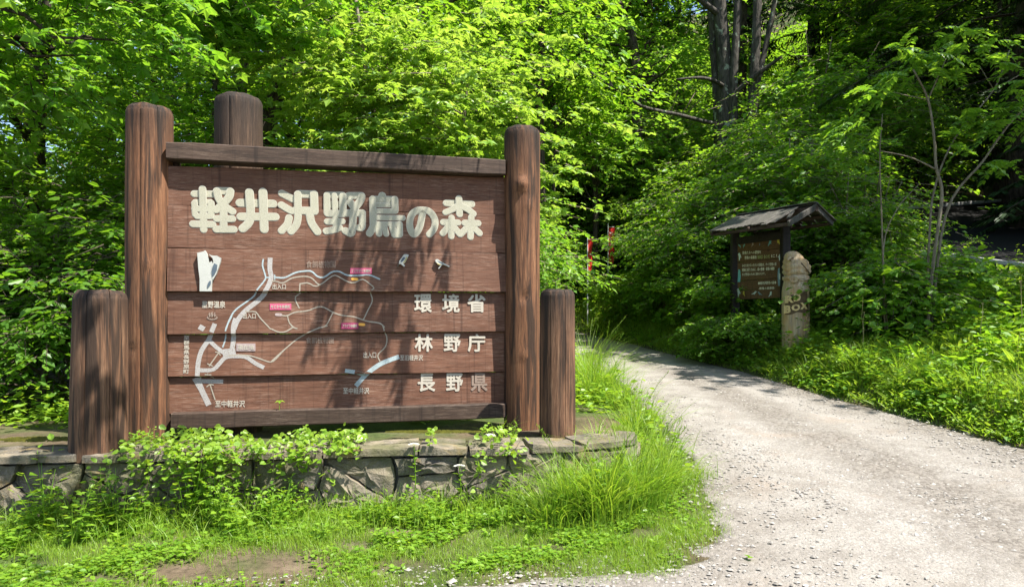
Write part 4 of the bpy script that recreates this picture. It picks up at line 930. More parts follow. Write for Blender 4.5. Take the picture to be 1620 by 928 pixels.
def woody(r, mb, trunk, r0, targets, lim=.35, up=.35, sides=10, limb_sides=5):
    """trunk along a path plus limbs that leave it and reach out to the foliage clumps"""
    tr = smooth_path(trunk, 5); n = len(tr); rad = r0 * (1 - .75 * np.linspace(0, 1, n) ** 1.1); rad[0] *= 1.35
    tube(mb, tr, rad, sides, .05)
    for c in targets:
        h = np.linalg.norm(tr - c, axis=1); low = np.where(tr[:, 2] < c[2] - .15 * np.linalg.norm((tr[-1] - c)[:2]))[0]
        i = low[np.argmin(h[low])] if len(low) else 0
        d = np.linalg.norm(c - tr[i]); 
        if d < .2: continue
        p = wiggle(r, tr[i], c, 7, .35); p[:, 2] += up * d * .3 * np.sin(np.linspace(0, np.pi, 7))
        tube(mb, p, np.linspace(min(rad[i] * .6, r0 * lim), .008, 7), limb_sides)
def tree(name, label, cat, base, trunk, r0, ells, spec, leafm, barkm='bark', seed=1, group=None, ntar=22, nlimb=None, zoff=0, up=.35):
    r = np.random.default_rng(seed); z0 = float(terr(base[0], base[1])) + zoff
    t = tag(empty(name, (base[0], base[1], z0)), label, cat, group)
    tw = MB(); mb, cc = foliage(r, ells, twigs=tw, **spec); mb.obj('crown', M[leafm], t)
    wb = MB(); paths = trunk if isinstance(trunk[0][0], (tuple, list)) else [trunk]
    tg = cc[r.choice(len(cc), min(ntar, len(cc)), replace=False)]
    for k, p in enumerate(paths): woody(r, wb, p, r0 if not isinstance(r0, (list, tuple)) else r0[k], tg[k::len(paths)], up=up)
    wb.obj('trunk', M[barkm], t, True)
    tw.obj('twigs', M[barkm], t)['kind'] = 'stuff'
    return t

# ---- left of and behind the sign
tree('leafy_tree', 'big leafy tree filling the left edge behind the short left post', 'tree', (-7.2, 9.8), [(0, 0, -.1), (.2, 0, 1.5), (.5, -.2, 3.2), (.7, -.3, 5.2), (.8, -.3, 6.5)], .17,
     [((1.2, -.8, 2.6), (2.3, 1.6, 2.1)), ((2.6, -1.2, 1.7), (1.5, 1.1, 1.6)), ((.2, -1.2, 4.6), (2.3, 1.6, 1.3))], dict(ncl=200, spr=11, lf=12, size=.084, tm=T_OVAL, clr=.36, flat=.09, L=.45), 'mid', seed=11)
tree('leafy_tree', 'tree with lobed yellow green leaves reaching in at the top left corner', 'tree', (-7.6, 7.4), [(0, 0, -.1), (.2, -.1, 2), (.9, -.3, 3.9), (1.7, -.5, 5.4)], .14,
     [((2.9, -.7, 3.9), (1.8, .8, 1.0)), ((1.3, -.9, 3.0), (1.0, .7, 1.2)), ((4.0, -.2, 4.7), (1.5, 1.0, .7))], dict(ncl=90, spr=8, lf=8, size=.13, tm=T_MAPLE, clr=.33, flat=.07, L=.5, droop=.4), 'fresh', seed=14)
tree('shrub', 'dark leafy shrub behind the short left post, low against the wall', 'shrub', (-4.6, 6.6), [(0, 0, -.1), (.1, 0, .6), (.2, .1, 1.4)], .05,
     [((0, 0, .9), (1.2, .9, .9)), ((1.1, .3, 1.2), (.9, .7, 1.1)), ((-1.1, -.3, .6), (.9, .7, .7))], dict(ncl=110, spr=9, lf=9, size=.085, tm=T_OVAL, clr=.26, flat=.08, L=.36, droop=.4), 'deep', seed=15)
tree('leafy_tree', 'crooked dark trunked tree behind the tall back post of the sign', 'tree', (-3.5, 9.6), [(0, 0, -.1), (-.05, 0, 1.6), (.0, -.1, 3.0), (.28, -.2, 4.0), (.55, -.3, 4.8), (.7, -.3, 6.6), (.6, -.2, 8)], .17,
     [((.6, .3, 5.9), (2.7, 2.0, 1.3)), ((-1.0, .7, 3.4), (1.6, 1.1, 1.1)), ((.3, 1.5, 2.2), (1.4, .8, 1.3))], dict(ncl=150, spr=10, lf=10, size=.10, tm=T_OVAL, clr=.36, flat=.09, L=.45), 'mid', seed=16)
mapl = tree('maple_tree', 'bright sunlit young maple spreading above the top rail of the big sign', 'tree', (-1.2, 9.2), [[(0, 0, -.1), (.05, 0, 1.2), (-.25, -.2, 2.4), (-.6, -.4, 3.6), (-.8, -.5, 5)], [(0.1, 0, -.1), (.2, -.1, 1.5), (.5, -.4, 2.9), (.7, -.6, 4.3)]], [.07, .05],
     [((-.15, -.9, 2.4), (1.7, .9, .75)), ((.1, -.8, 3.5), (1.6, .9, .8)), ((-.9, -.7, 4.3), (1.5, 1.0, .7)), ((.7, -1.0, 2.0), (.75, .6, .5))], dict(ncl=140, spr=9, lf=10, size=.108, tm=T_MAPLE, clr=.36, flat=.05, L=.42, droop=.3, tilt=.3, layer=.28), 'maple', 'twig', seed=17)

# ---- overhanging bough whose hanging leaves throw the shadows on the planks
SNv = np.array([SUN.x, SUN.y, SUN.z])
bo = tag(empty('overhanging_tree', (-4.4, 10.6, float(terr(-4.4, 10.6)))), 'tall tree behind the sign whose long bough hangs out above it', 'tree')
r = np.random.default_rng(5); o0 = np.array(bo.location)
mb = MB(); trk = np.array([(0, 0, -.1), (.1, -.1, 2.5), (.4, -.4, 5), (.9, -1, 7.2)]); tube(mb, smooth_path(trk, 5), np.linspace(.16, .07, 16), 9, .05)
bgh = np.array([(-3.5, 9.6, 7.6), (-2.0, 8, 7.3), (-.6, 6.2, 6.6), (.2, 4.9, 5.7), (.55, 4.2, 5.2)]) - o0
tube(mb, smooth_path(bgh, 5), np.linspace(.07, .018, 21), 7, .05)
lf_ = MB(); srcs = []
for px, py, n, wpx in ((530, 425, 5, 22), (560, 355, 3, 16), (605, 375, 6, 36), (590, 475, 8, 30), (560, 590, 8, 22), (625, 505, 5, 20), (650, 395, 6, 22), (640, 560, 5, 16), (545, 250, 7, 20), (600, 252, 9, 26), (665, 256, 8, 30), (735, 258, 4, 22), (515, 500, 4, 12), (700, 425, 3, 8), (570, 525, 5, 20), (620, 430, 5, 26)):
    for k in range(int(n * 1.6)):
        u, v = sg(px + r.normal(0, wpx * .6), py + r.normal(0, 18)); q = np.array([S0[0] + SE[0] * u, S0[1] + SE[1] * u, v])
        tt_ = max(1.6, (3.965 - v) / .979 + .48 + .3 * r.random()); src = q + SNv * tt_; srcs.append(src)
        L_ = r.uniform(.26, .46) * (.4 if py < 300 else 1); m_ = 2
        ps = src + np.c_[r.normal(0, .012, (m_, 2)), [.12, .02]]; a = r.uniform(0, 6.28, m_)
        fw = np.c_[-.22 * SE[0] + r.normal(0, .10, m_), -.22 * SE[1] + r.normal(0, .1, m_), -np.ones(m_)]; put_leaves(lf_, ps - o0, fw, np.c_[np.full(m_, SNv[0]), np.full(m_, SNv[1]), 0 * a] + r.normal(0, .3, (m_, 3)), L_ * r.uniform(.8, 1.1, m_), T_STRIP)
        tube(mb, np.array([src + [0, 0, .30], src + [0, 0, .1], src + [0, 0, .1 - L_]]) - o0, .003, 3)
srcs = np.array(srcs)
bp = smooth_path(bgh, 5) + o0
for s in srcs[r.choice(len(srcs), 44, replace=False)]:
    i = np.argmin(np.linalg.norm(bp - (s + [0, .5, .6]), axis=1)); tube(mb, wiggle(r, bp[i], s + [0, 0, .3], 6, .4) - o0, np.linspace(.009, .003, 6), 4)
lf_.obj('crown', M['mid'], bo); mb.obj('trunk', M['bark'], bo, True)
mb, _ = foliage(r, [((.4, -.8, 7.4), (2.2, 1.8, 1.0))], 60, 9, 9, .11, T_OVAL, clr=.4); mb.obj('crown', M['mid'], bo)
# a second tree out of frame to the left gives the dappled light on the left posts
tree('leafy_tree', 'tall tree left of the picture whose branches dapple the left posts', 'tree', (-3.6, -1.6), [(0, 0, -.1), (.1, .2, 2), (.5, .9, 4), (1.0, 1.6, 6)], .15,
     [((2.0, 3.4, 5.2), (1.0, .8, .45)), ((2.9, 4.1, 5.5), (.8, .7, .4)), ((1.4, 2.6, 5.8), (1.2, 1.0, .6))], dict(ncl=26, spr=7, lf=9, size=.12, tm=T_OVAL, clr=.25, flat=.12, L=.45, droop=.5), 'mid', seed=19)

# ---- forest behind: three kinds of tall tree and four of shrub, copied
BC = dict(clr=.62, flat=.14, L=.6, droop=.3)
def proto_tree(seed, h, mat, w):
    r = np.random.default_rng(seed); e = []
    for k in range(9):
        a = r.uniform(0, 6.28); z = h * r.uniform(.3, .95); q = w * r.uniform(.3, .75) * (1.15 - z / h * .5); e.append(((q * math.cos(a), q * math.sin(a), z), (w * r.uniform(.45, .7), w * r.uniform(.45, .7), h * r.uniform(.06, .10))))
    e.append(((0, 0, h * .85), (w * .6, w * .6, h * .16)))
    t = tree('forest_tree', 'x', 'tree', (0, 0), [(0, 0, -.4), (r.normal(0, .1), r.normal(0, .1), h * .3), (r.normal(0, .25), r.normal(0, .25), h * .6), (r.normal(0, .3), 0, h * .92)], h * .016, e, dict(ncl=200, spr=10, lf=12, size=.135, tm=T_SMALL, **BC), mat, 'bark', seed=seed, ntar=26)
    return t
PT = [proto_tree(41, 12, 'fresh', 3.6), proto_tree(42, 13, 'mid', 3.4), proto_tree(43, 10.5, 'fresh', 3.2)]
used = set()
def place(protos, k, px, d, s, rz, label, group, dz=0, x=None, wide=1):
    p = protos[k]; o = p if k_id(p) not in used else copy_tree(p); used.add(k_id(p))
    X_ = (px - CX) / F * d if x is None else x
    o.location = (X_, d, float(terr(X_, d)) + dz); o.scale = (s * wide, s * wide, s); o.rotation_euler = (0, 0, rz); o['label'] = label; o['group'] = group; return o
def k_id(p): return p.name
rf_ = random.Random(4)
FT = [(60, 15, 1), (250, 17, 0), (330, 13.5, 2), (470, 19, 0), (600, 14.5, 1), (700, 18, 2), (770, 23, 0), (850, 27, 1), (930, 24, 0), (1010, 22.5, 2), (1075, 28, 1), (1190, 29, 0), (1290, 24, 1), (1390, 27, 2), (1500, 25, 0), (1620, 26, 1), (-120, 18, 0), (160, 23, 2), (560, 27, 1), (860, 20.5, 2), (1560, 21.5, 2), (1460, 23, 1)]
for i, (px, d, k) in enumerate(FT):
    far = d > 21
    side = 'left' if px < 420 else ('maple' if px < 800 else ('bend' if px < 1100 else 'right'))
    lab = {'left': 'tall broadleaf tree in the wood behind the left posts', 'maple': 'tall broadleaf tree in the wood behind the bright maple', 'bend': 'tall broadleaf tree on the wooded slope above the bend of the road', 'right': 'tall broadleaf tree in the dark wood above the access road'}[side]
    place(PT, k, px, d, rf_.uniform(.85, 1.15), rf_.uniform(0, 6.28), lab, {'left': 'wood behind the left posts', 'maple': 'wood behind the maple', 'bend': 'wood above the bend', 'right': 'wood above the access road'}[side])
def proto_shrub(seed, h, w, mat, tm, size, n=70, flowers=0, layer=.3):
    r = np.random.default_rng(seed); e = []
    for k in range(6): a = r.uniform(0, 6.28); q = w * r.uniform(.1, .5); e.append(((q * math.cos(a), q * math.sin(a), h * r.uniform(.25, .85)), (w * r.uniform(.45, .65), w * r.uniform(.45, .65), h * r.uniform(.12, .22))))
    st_ = [[(0, 0, -.2), (r.normal(0, .1 * w), r.normal(0, .1 * w), h * .4), (r.normal(0, .3 * w), r.normal(0, .3 * w), h * .85)] for _ in range(4)]
    t = tree('shrub', 'x', 'shrub', (0, 0), st_, .03, e, dict(ncl=n, spr=10, lf=13 if tm is T_SMALL else 10, size=size, tm=tm, clr=.34, flat=.07, L=.45, droop=.3, layer=layer), mat, 'twig', seed=seed, ntar=28)
    if flowers:
        cr_ = [c for c in t.children if c.name.startswith('crown')][0].data; nv = len(cr_.vertices); co = np.empty(nv * 3, np.float32); cr_.vertices.foreach_get('co', co); co = co.reshape(-1, 3)
        q = co[r.choice(nv, flowers)] + [0, 0, .03]; mb = MB()
        for dx in range(3): put_leaves(mb, q + r.normal(0, .03, q.shape), r.normal(0, 1, q.shape) * [1, 1, .3], np.array([0, 0, 1.]) + r.normal(0, .3, q.shape), .035, T_SMALL)
        mb.obj('blossom', M['petal'], t)['kind'] = 'stuff'
    return t
PS = [proto_shrub(51, 3.2, 1.7, 'fresh', T_SMALL, .09, 120), proto_shrub(52, 2.8, 1.6, 'mid', T_SMALL, .088, 120), proto_shrub(53, 2.4, 1.4, 'mid', T_SMALL, .082, 110, flowers=90), proto_shrub(54, 1.3, 1.0, 'mid', T_WIDE, .10, 55, layer=.2), proto_shrub(55, 3.0, 1.7, 'maple', T_MAPLE, .12, 60)]
SH = [(868, 18.6, 0, .95, 'b'), (905, 21.0, 0, 1.3, 'b'), (955, 20.6, 1, 1.2, 'b'), (1010, 19.6, 0, 1.15, 'b'), (1062, 18.2, 4, 1.05, 'b'), (1110, 17.2, 1, 1.1, 'b'), (930, 22, 4, 1.5, 'b'), (1000, 21, 1, 1.5, 'b'), (840, 20.5, 0, 1.2, 'b'), (1050, 20, 0, 1.5, 'b'), (903, 19.2, 1, .85, 'b'), (946, 19.6, 0, .8, 'b'), (990, 18.5, 1, .75, 'b'), (1032, 17.6, 0, .7, 'b'),
      (1100, 14.2, 2, 1.0, 'n'), (1150, 14.0, 1, .95, 'n'), (1210, 13.4, 2, 1.0, 'n'), (1265, 13.2, 1, 1.2, 'n'), (1320, 12.4, 2, 1.05, 'n'), (1370, 12.6, 2, 1.0, 'n'), (1250, 16, 1, 1.25, 'n'), (1320, 17, 0, 1.4, 'n'), (1165, 15.9, 3, 1.3, 'n'), (1400, 19.6, 1, 1.5, 'n'), (1470, 20.6, 1, 1.4, 'n'), (1540, 20.2, 2, 1.4, 'n'), (1600, 19.6, 1, 1.6, 'n'), (1440, 22, 0, 1.7, 'n'), (1540, 22.5, 1, 1.9, 'n'), (1630, 22, 1, 1.8, 'n'), (1452, 18.9, 3, 1.5, 'n'), (1415, 18.7, 3, 1.3, 'n'), (1478, 19.4, 3, 1.6, 'n'),
      (990, 15.5, 3, .75, 'e'), (1050, 14.3, 3, .75, 'e'), (1110, 13, 3, .8, 'e'), (1160, 12.0, 3, .75, 'e'), (1345, 11.3, 3, .65, 'e'), (1356, 10.0, 3, .7, 'e'), (1385, 9.6, 3, .8, 'e'), (1440, 9.9, 3, .9, 'e'), (1190, 11.9, 3, .6, 'e'), (1172, 10.9, 3, .45, 'e'), (1205, 10.5, 3, .42, 'e'), (1140, 11.2, 3, .5, 'e'),
      (20, 8.0, 1, .9, 'l'), (120, 7.4, 1, .8, 'l'), (330, 9, 1, 1.2, 'l'), (470, 10, 1, 1.2, 'l'), (230, 10.5, 0, 1.2, 'l'), (40, 11.5, 0, 1.5, 'l'), (620, 11, 1, 1.0, 'l'), (-80, 9.5, 0, 1.2, 'l'), (740, 12.5, 0, 1.2, 'l'), (772, 15, 1, 1.1, 'l')]
SL = {'b': ('leafy understory shrub on the slope past the bend, around the red banners', 'understory past the bend'), 'n': ('shaded shrub behind and around the roofed notice board', 'shrubs around the notice board'), 'e': ('low broad leaved bush along the bank at the road edge', 'low bushes on the bank'), 'l': ('leafy shrub growing behind the big sign', 'shrubs behind the big sign')}
LB = {'b': ['shrub nearest the right post, left of the red banners', 'tall shrub behind the lower red banner', 'leafy shrub behind the taller red banner', 'shrub just right of the two red banners', 'lobed leaved shrub midway between the banners and the notice board roof', 'shrub left of the notice board, at the uphill side of the bend', 'lobed leaved bush high up behind the lower banner', 'tall shrub standing above the taller banner', 'highest shrub over the top of the right post', 'tall shrub on the slope left of the grey stems', 'low shrub past the bend, nearest the short right post', 'low shrub past the bend between the two banners', 'low shrub past the bend, right of the taller banner', 'low shrub at the bend below the sagging bare branch'], 'n': ['flowering shrub left of the notice board roof', 'dark shrub behind the left edge of the notice board roof', 'white dotted shrub directly behind the notice board', 'dark shrub behind the carved post', 'white dotted shrub right of the carved post', 'flowering shrub left of the sapling stems', 'tall shrub above the ridge of the notice board', 'leafy shrub above the right gable of the notice board', 'tall shrub at the foot of the grey stems', 'shrub behind the sapling at the far kerb', 'shrub on the slope over the lit leaf litter', 'white dotted shrub above the far kerb', 'shrub left of the dark evergreen, over the far kerb', 'tall shrub high behind the sapling', 'tall shrub high above the leaf litter', 'tall shrub high behind the dark evergreen', 'round bush on the cut slope behind the sapling stems', 'round bush at the left end of the far kerb', 'round bush on the cut slope above the leaf litter'], 'e': ['low bush on the bank below the red banners', 'low bush on the bank right of the banners', 'low bush at the road edge left of the notice board', 'low bush at the foot of the notice board, left post', 'low bush right of the carved post at its foot', 'low bush between the carved post and the sapling', 'low bush left of the sapling foot', 'low bush at the foot of the sapling', 'small bush under the notice board panel', 'little bush in front of the left leg of the notice board', 'little bush between the notice board legs', 'little bush left of the notice board by the road'], 'l': ['shrub at the left edge behind the wall', 'shrub behind the short left post', 'shrub behind the left tall post of the sign', 'shrub behind the sign under the maple, left side', 'tall shrub further back between the left posts', 'tall shrub far back at the left edge', 'shrub behind the middle of the sign', 'tall shrub leaning in from the left edge', 'tall shrub behind the right end of the top rail', 'shrub behind the tall right post of the sign']}
for px, d, k, s, c in SH: place(PS, k, px, d, s, rf_.uniform(0, 6.28), LB[c].pop(0), SL[c][1])

# ---- the many-stemmed old tree right of centre, with its bare sagging branch
mt = tag(empty('old_tree', ((1165 - CX) / F * 17, 17, float(terr((1165 - CX) / F * 17, 17)))), 'old tree with several lichen spotted grey stems rising out of the shrubs right of centre', 'tree')
o0 = np.array(mt.location); r = np.random.default_rng(77)
def sp(*pts): return np.array([P(x, y, d) for x, y, d in pts]) - o0
for k, (pts, ra, rb) in enumerate([(((1150, 400, 17), (1150, 300, 17), (1147, 200, 17), (1146, 100, 17), (1138, 0, 17), (1130, -140, 17)), .24, .14), (((1163, 400, 16.9), (1163, 280, 16.9), (1160, 150, 16.8), (1166, 40, 16.8), (1172, -120, 16.9)), .14, .08),
     (((1180, 410, 16.8), (1186, 250, 16.7), (1192, 150, 16.6), (1197, 40, 16.6), (1203, -140, 16.6)), .15, .09), (((1140, 330, 17.3), (1135, 180, 17.3), (1128, 60, 17.3), (1118, -100, 17.4)), .12, .08), (((1196, 140, 16.6), (1212, 70, 16.6), (1226, 0, 16.5), (1240, -120, 16.5)), .075, .05)]):
    mb = MB(); p = smooth_path(sp(*pts), 6); tube(mb, p, np.linspace(ra, rb, len(p)), 14, .05); mb.obj('trunk', M['barkg'], mt, True)
for pts, ra, rb in [(((1132, 196, 16.9), (1105, 190, 16.6), (1075, 182, 16.2), (1045, 176, 15.9), (1015, 168, 15.6), (985, 150, 15.3), (965, 136, 15.1), (935, 115, 14.9), (905, 98, 14.7), (880, 92, 14.6)), .052, .016), (((968, 138, 15.1), (966, 128, 15.1), (968, 118, 15.1)), .04, .02), (((1150, 140, 17), (1130, 128, 16.6), (1105, 123, 16.2), (1070, 126, 16)), .06, .02), (((1140, 25, 17), (1120, 10, 16.8), (1090, -15, 16.5)), .09, .06), (((1160, 150, 16.8), (1195, 120, 16.4), (1220, 102, 16.2), (1236, 90, 16)), .07, .03)]:
    mb = MB(); p = smooth_path(sp(*pts), 5); tube(mb, p, np.linspace(ra, rb, len(p)), 7, .06); mb.obj('branch', M['barkg'], mt, True)
mb, _ = foliage(r, [((.8, 1.8, 9.4), (3.2, 2.6, 1.6)), ((2.4, 0, 7.4), (2, 1.6, .9))], 70, 9, 9, .17, T_OVAL, **BC); mb.obj('crown', M['mid'], mt)
# thin dark trunks in the wood
def thin(pts, ra, rb, lab, crown, mat='fresh', seed=1):
    b = P(*pts[0]); b[2] = float(terr(b[0], b[1])); t = tag(empty('slender_tree', tuple(b)), lab, 'tree'); rr = np.random.default_rng(seed)
    q = np.array([P(*p) for p in pts]) - b; q[0] = (0, 0, -.1); mb = MB(); p = smooth_path(q, 6); tube(mb, p, np.linspace(ra, rb, len(p)), 9, .06)
    tw = MB(); cm, cc = foliage(rr, [(tuple(np.array(P(*c[0])) - b), c[1]) for c in crown], 46, 8, 9, .14, T_OVAL, clr=.5, flat=.08, L=.5, twigs=tw, layer=.35)
    for c in cc[::4]:
        low = np.argmin(np.linalg.norm(p - c - [0, 0, -.6], axis=1)); tube(mb, wiggle(rr, p[low], c, 6, .3), np.linspace(ra * .35, .008, 6), 5)
    mb.obj('trunk', M['bark'], t, True); cm.obj('crown', M[mat], t); tw.obj('twigs', M['bark'], t)['kind'] = 'stuff'
thin([(858, 420, 15.5), (857, 300, 15.5), (854, 180, 15.5), (857, 80, 15.5), (855, -60, 15.5)], .10, .08, 'slender dark trunked tree directly above the right post of the sign', [((860, 70, 15), (1.4, 1.2, .7)), ((880, -60, 15), (1.8, 1.4, .8))], seed=3)
thin([(882, 420, 16.5), (876, 300, 16.5), (879, 200, 16.5), (874, 130, 16.5), (870, 20, 16.5)], .05, .03, 'thin pale stemmed sapling in shade between the right post and the bend', [((900, 150, 16), (1.2, 1.0, .5))], 'mid', seed=4)
thin([(1006, 420, 19), (1008, 250, 19), (1006, 130, 19), (1000, 60, 19), (988, 30, 19), (968, -20, 19), (950, -80, 19)], .16, .10, 'dark forked tree standing high up above the red banners', [((960, 60, 18.5), (1.8, 1.4, .7)), ((1050, 80, 18.5), (1.6, 1.3, .6)), ((990, -60, 18.6), (2, 1.6, .6))], seed=5)
thin([(940, 420, 18), (942, 300, 18), (930, 200, 18), (928, 120, 18), (926, 20, 18)], .08, .05, 'straight slender tree left of the forked one above the banners', [((925, 190, 17.5), (1.3, 1.1, .4)), ((940, 250, 17.3), (1.3, 1, .4))], seed=6)

# ---- conifers on the right, dark and close grown
def conifer(base, h, w, z0, n, lab, seed, r0=.2, sub=26):
    r = np.random.default_rng(seed); b = np.array([base[0], base[1], float(terr(*base))]); t = tag(empty('conifer', tuple(b)), lab, 'tree')
    wb = MB(); tube(wb, wiggle(r, (0, 0, -.2), (0, 0, h), 8, .05), np.linspace(r0, .03, 8), 10, .05); mb = MB()
    for k in range(n):
        z = z0 + (h - z0) * (k / n) ** 1.0; L_ = w * (1 - .75 * (z - z0) / (h - z0)) * r.uniform(.7, 1.1); a = k * 2.4 + r.uniform(-.3, .3); d = np.array([math.cos(a), math.sin(a), 0])
        tt = np.linspace(0, 1, 7); p = d * (tt * L_)[:, None] + np.c_[0 * tt, 0 * tt, z + .12 * L_ * tt - .42 * L_ * tt ** 2]; tube(wb, p, np.linspace(.035, .006, 7), 4)
        m_ = sub; q = r.uniform(.12, 1, m_); pp = np.c_[np.interp(q, tt, p[:, 0]), np.interp(q, tt, p[:, 1]), np.interp(q, tt, p[:, 2])]; s = np.array([-d[1], d[0], 0]); off = r.uniform(-1, 1, m_) * .42 * (1.1 - q) * L_ * .8
        for j in range(m_):
            dirx = nrm(d * .7 + s * np.sign(off[j]) * .8 + np.array([0, 0, -.35])); e = abs(off[j]) + .25; st_ = np.linspace(0, 1, 9)
            c = pp[j] + dirx * (st_ * e)[:, None]; sg_ = np.where(np.arange(9) % 2 == 0, 1, -1)[:, None]; side = nrm(np.cross(dirx, [0, 0, 1.]))
            put_leaves(mb, c, dirx * .8 + side * sg_ * .7 + np.array([0, 0, -.25]), np.array([[0, 0, 1.]]) + r.normal(0, .2, (9, 3)), r.uniform(.15, .24, 9), T_NEED)
    wb.obj('trunk', M['bark'], t, True); mb.obj('crown', M['needle'], t); return t
con_ = conifer((11.6, 15.6), 15, 4.9, 3.4, 70, 'large dark conifer filling the upper right corner', 61, .28, 30)
conifer((11.9, 14.2), 6.2, 2.6, .1, 64, 'dense dark evergreen at the right edge beside the access road', 62, .12)
conifer((15.0, 21), 16, 4.5, 3, 40, 'tall dark conifer further back on the right above the access road', 64, .25)
conifer((7.6, 22.5), 16, 3.6, 4, 40, 'tall dark conifer rising behind the sapling with feathered leaves', 65, .22)
for px_, d_, rz_, s_, lb_ in ((1335, 21.5, 1.0, .95, 'tall dark conifer behind the grey stemmed tree, above the notice board'), (1475, 20.5, 2.4, .9, 'dark conifer directly above the slim sapling'), (1590, 18.6, 4.1, .8, 'dark conifer over the upper end of the access road')):
    c_ = copy_tree(con_); x_ = (px_ - CX) / F * d_; c_.location = (x_, d_, float(terr(x_, d_)) - .5); c_.rotation_euler = (0, 0, rz_); c_.scale = (s_,) * 3; c_['label'] = lb_
conifer((13.6, 12.6), 14, 4.4, 2.6, 60, 'dark conifer at the far right edge, mostly outside the picture', 66, .24, 28)
# the tall tree beyond the right edge that keeps the notice board in shade
tree('leafy_tree', 'tall broad tree beyond the right edge that shades the notice board', 'tree', (9.6, 8.6), [(0, 0, -.2), (0, 0, 3), (-.3, .2, 6), (-.6, .3, 9)], .24,
     [((.9, .2, 7.8), (2.0, 2.0, 1.3)), ((-2.2, 2.4, 7.4), (2.0, 1.5, 1.2)), ((-.8, 4.2, 8.4), (2.2, 1.8, 1.2)), ((1.6, -1.4, 7.4), (2.3, 1.5, .9)), ((.2, -1.6, 9.2), (1.6, 1.2, .7))], dict(ncl=180, spr=9, lf=9, size=.17, tm=T_OVAL, **BC), 'mid', seed=71)

# ---- sapling with feathered (pinnate) leaves in front of the access road
sa = tag(empty('feather_leaved_sapling', ((1472 - CX) / F * 9, 9, float(terr((1472 - CX) / F * 9, 9)))), 'slim sapling with long feathered leaves on pale stems, right of the carved post', 'tree')
o0 = np.array(sa.location)
def zq(x, y, d): return P(1200 + x / 3.093, y / 3.093, d)
stems = [[(1465, 545, 9.0), (1476, 420, 9.0), (1490, 310, 9.0), (1481, 265, 9.0), (1478, 220, 9), (1468, 158, 9.0), (1445, 110, 8.9)], [(1468, 158, 9.0), (1484, 122, 9.0), (1497, 92, 9.1)], [(1481, 268, 9), (1440, 249, 8.9), (1394, 239, 8.8)], [(1470, 545, 9.1), (1496, 340, 9.1), (1555, 255, 9.0), (1594, 200, 8.9), (1622, 170, 8.8)], [(1466, 500, 9.1), (1470, 380, 9.1), (1478, 300, 9.2), (1510, 220, 9.3), (1572, 142, 9.3), (1597, 80, 9.3)], [(1572, 142, 9.3), (1625, 112, 9.2)], [(1572, 142, 9.3), (1550, 105, 9.2)], [(1400, 520, 9.2), (1396, 380, 9.2), (1392, 250, 9.1), (1396, 180, 9.1)], [(1404, 520, 9.2), (1398, 390, 9.2), (1420, 330, 9.2), (1455, 290, 9.3)], [(1468, 158, 9.0), (1430, 150, 8.9), (1412, 145, 8.8)]]
for k, s in enumerate(stems):
    mb = MB(); p = smooth_path(np.array([P(*q) for q in s]) - o0, 5); th = (.026, .011, .013, .021, .018, .009, .008, .014, .010, .007)[k]; tube(mb, p, np.linspace(th, th * .45, len(p)), 8, .04); mb.obj('stem', M['twig'], sa, True)
PL = []
for v in range(4):
    r = np.random.default_rng(90 + v); mb = MB(); L_ = .34; t = np.linspace(0, 1, 8); ax = np.c_[0 * t, L_ * t, .05 * np.sin(t * 2.2) - (.10 + .05 * v) * t ** 2]
    tube(mb, ax, np.linspace(.0035, .0015, 8), 4); nl = 6
    for sd_ in (1, -1):
        q = np.linspace(.2, .95, nl); c = np.c_[0 * q, np.interp(q, t, ax[:, 1]), np.interp(q, t, ax[:, 2])]
        fw = np.c_[np.full(nl, sd_ * 1.0), .45 + .3 * q, -.30 - .3 * r.random(nl)]; put_leaves(mb, c, fw, np.array([[0, 0, 1.]]) + r.normal(0, .12, (nl, 3)), (.098 - .035 * np.abs(q - .5)) * r.uniform(.9, 1.1, nl), T_OVAL)
    put_leaves(mb, ax[-1:], np.array([[0, 1, -.5]]), np.array([[0, 0, 1.]]), .085, T_OVAL); PL.append(mb.mesh('leaf', M['pinnate']))
LP = [(760, 290), (630, 360), (620, 430), (690, 370), (510, 440), (530, 480), (820, 300), (900, 350), (980, 250), (900, 270), (900, 190), (1060, 150), (1100, 220), (1150, 290), (1240, 190), (1230, 330), (960, 330), (1000, 370), (480, 600), (390, 610), (370, 650), (540, 640), (370, 740), (480, 770), (450, 690), (1000, 560), (1080, 590), (940, 650), (1000, 720), (1130, 650), (1180, 560), (1250, 530), (1280, 600), (1290, 460), (1250, 400), (1180, 520), (1040, 540), (420, 590), (700, 220), (740, 215), (980, 130), (1150, 800), (1230, 790)]
r = np.random.default_rng(95)
ends = np.array([P(*s[-1]) for s in stems] + [P(*q) for s in stems for q in s[3:]])
for k, (x, y) in enumerate(LP):
    for j in range(4):
        c = zq(x + r.normal(0, 18), y + r.normal(0, 10), 8.95 + r.normal(0, .15)); o = link('leaf', PL[(k + j) % 4], sa)
        e = ends[np.argmin(np.linalg.norm(ends - c, axis=1))]; d = c - e; a = math.atan2(d[1] * .5 + r.normal(0, .25), d[0] + r.normal(0, .2)) - math.pi / 2
        o.location = tuple(c - o0 - .17 * np.array([math.cos(a + math.pi / 2), math.sin(a + math.pi / 2), 0])); o.rotation_euler = (r.normal(-.05, .22), r.normal(0, .25), a); o.scale = (r.uniform(.8, 1.15),) * 3

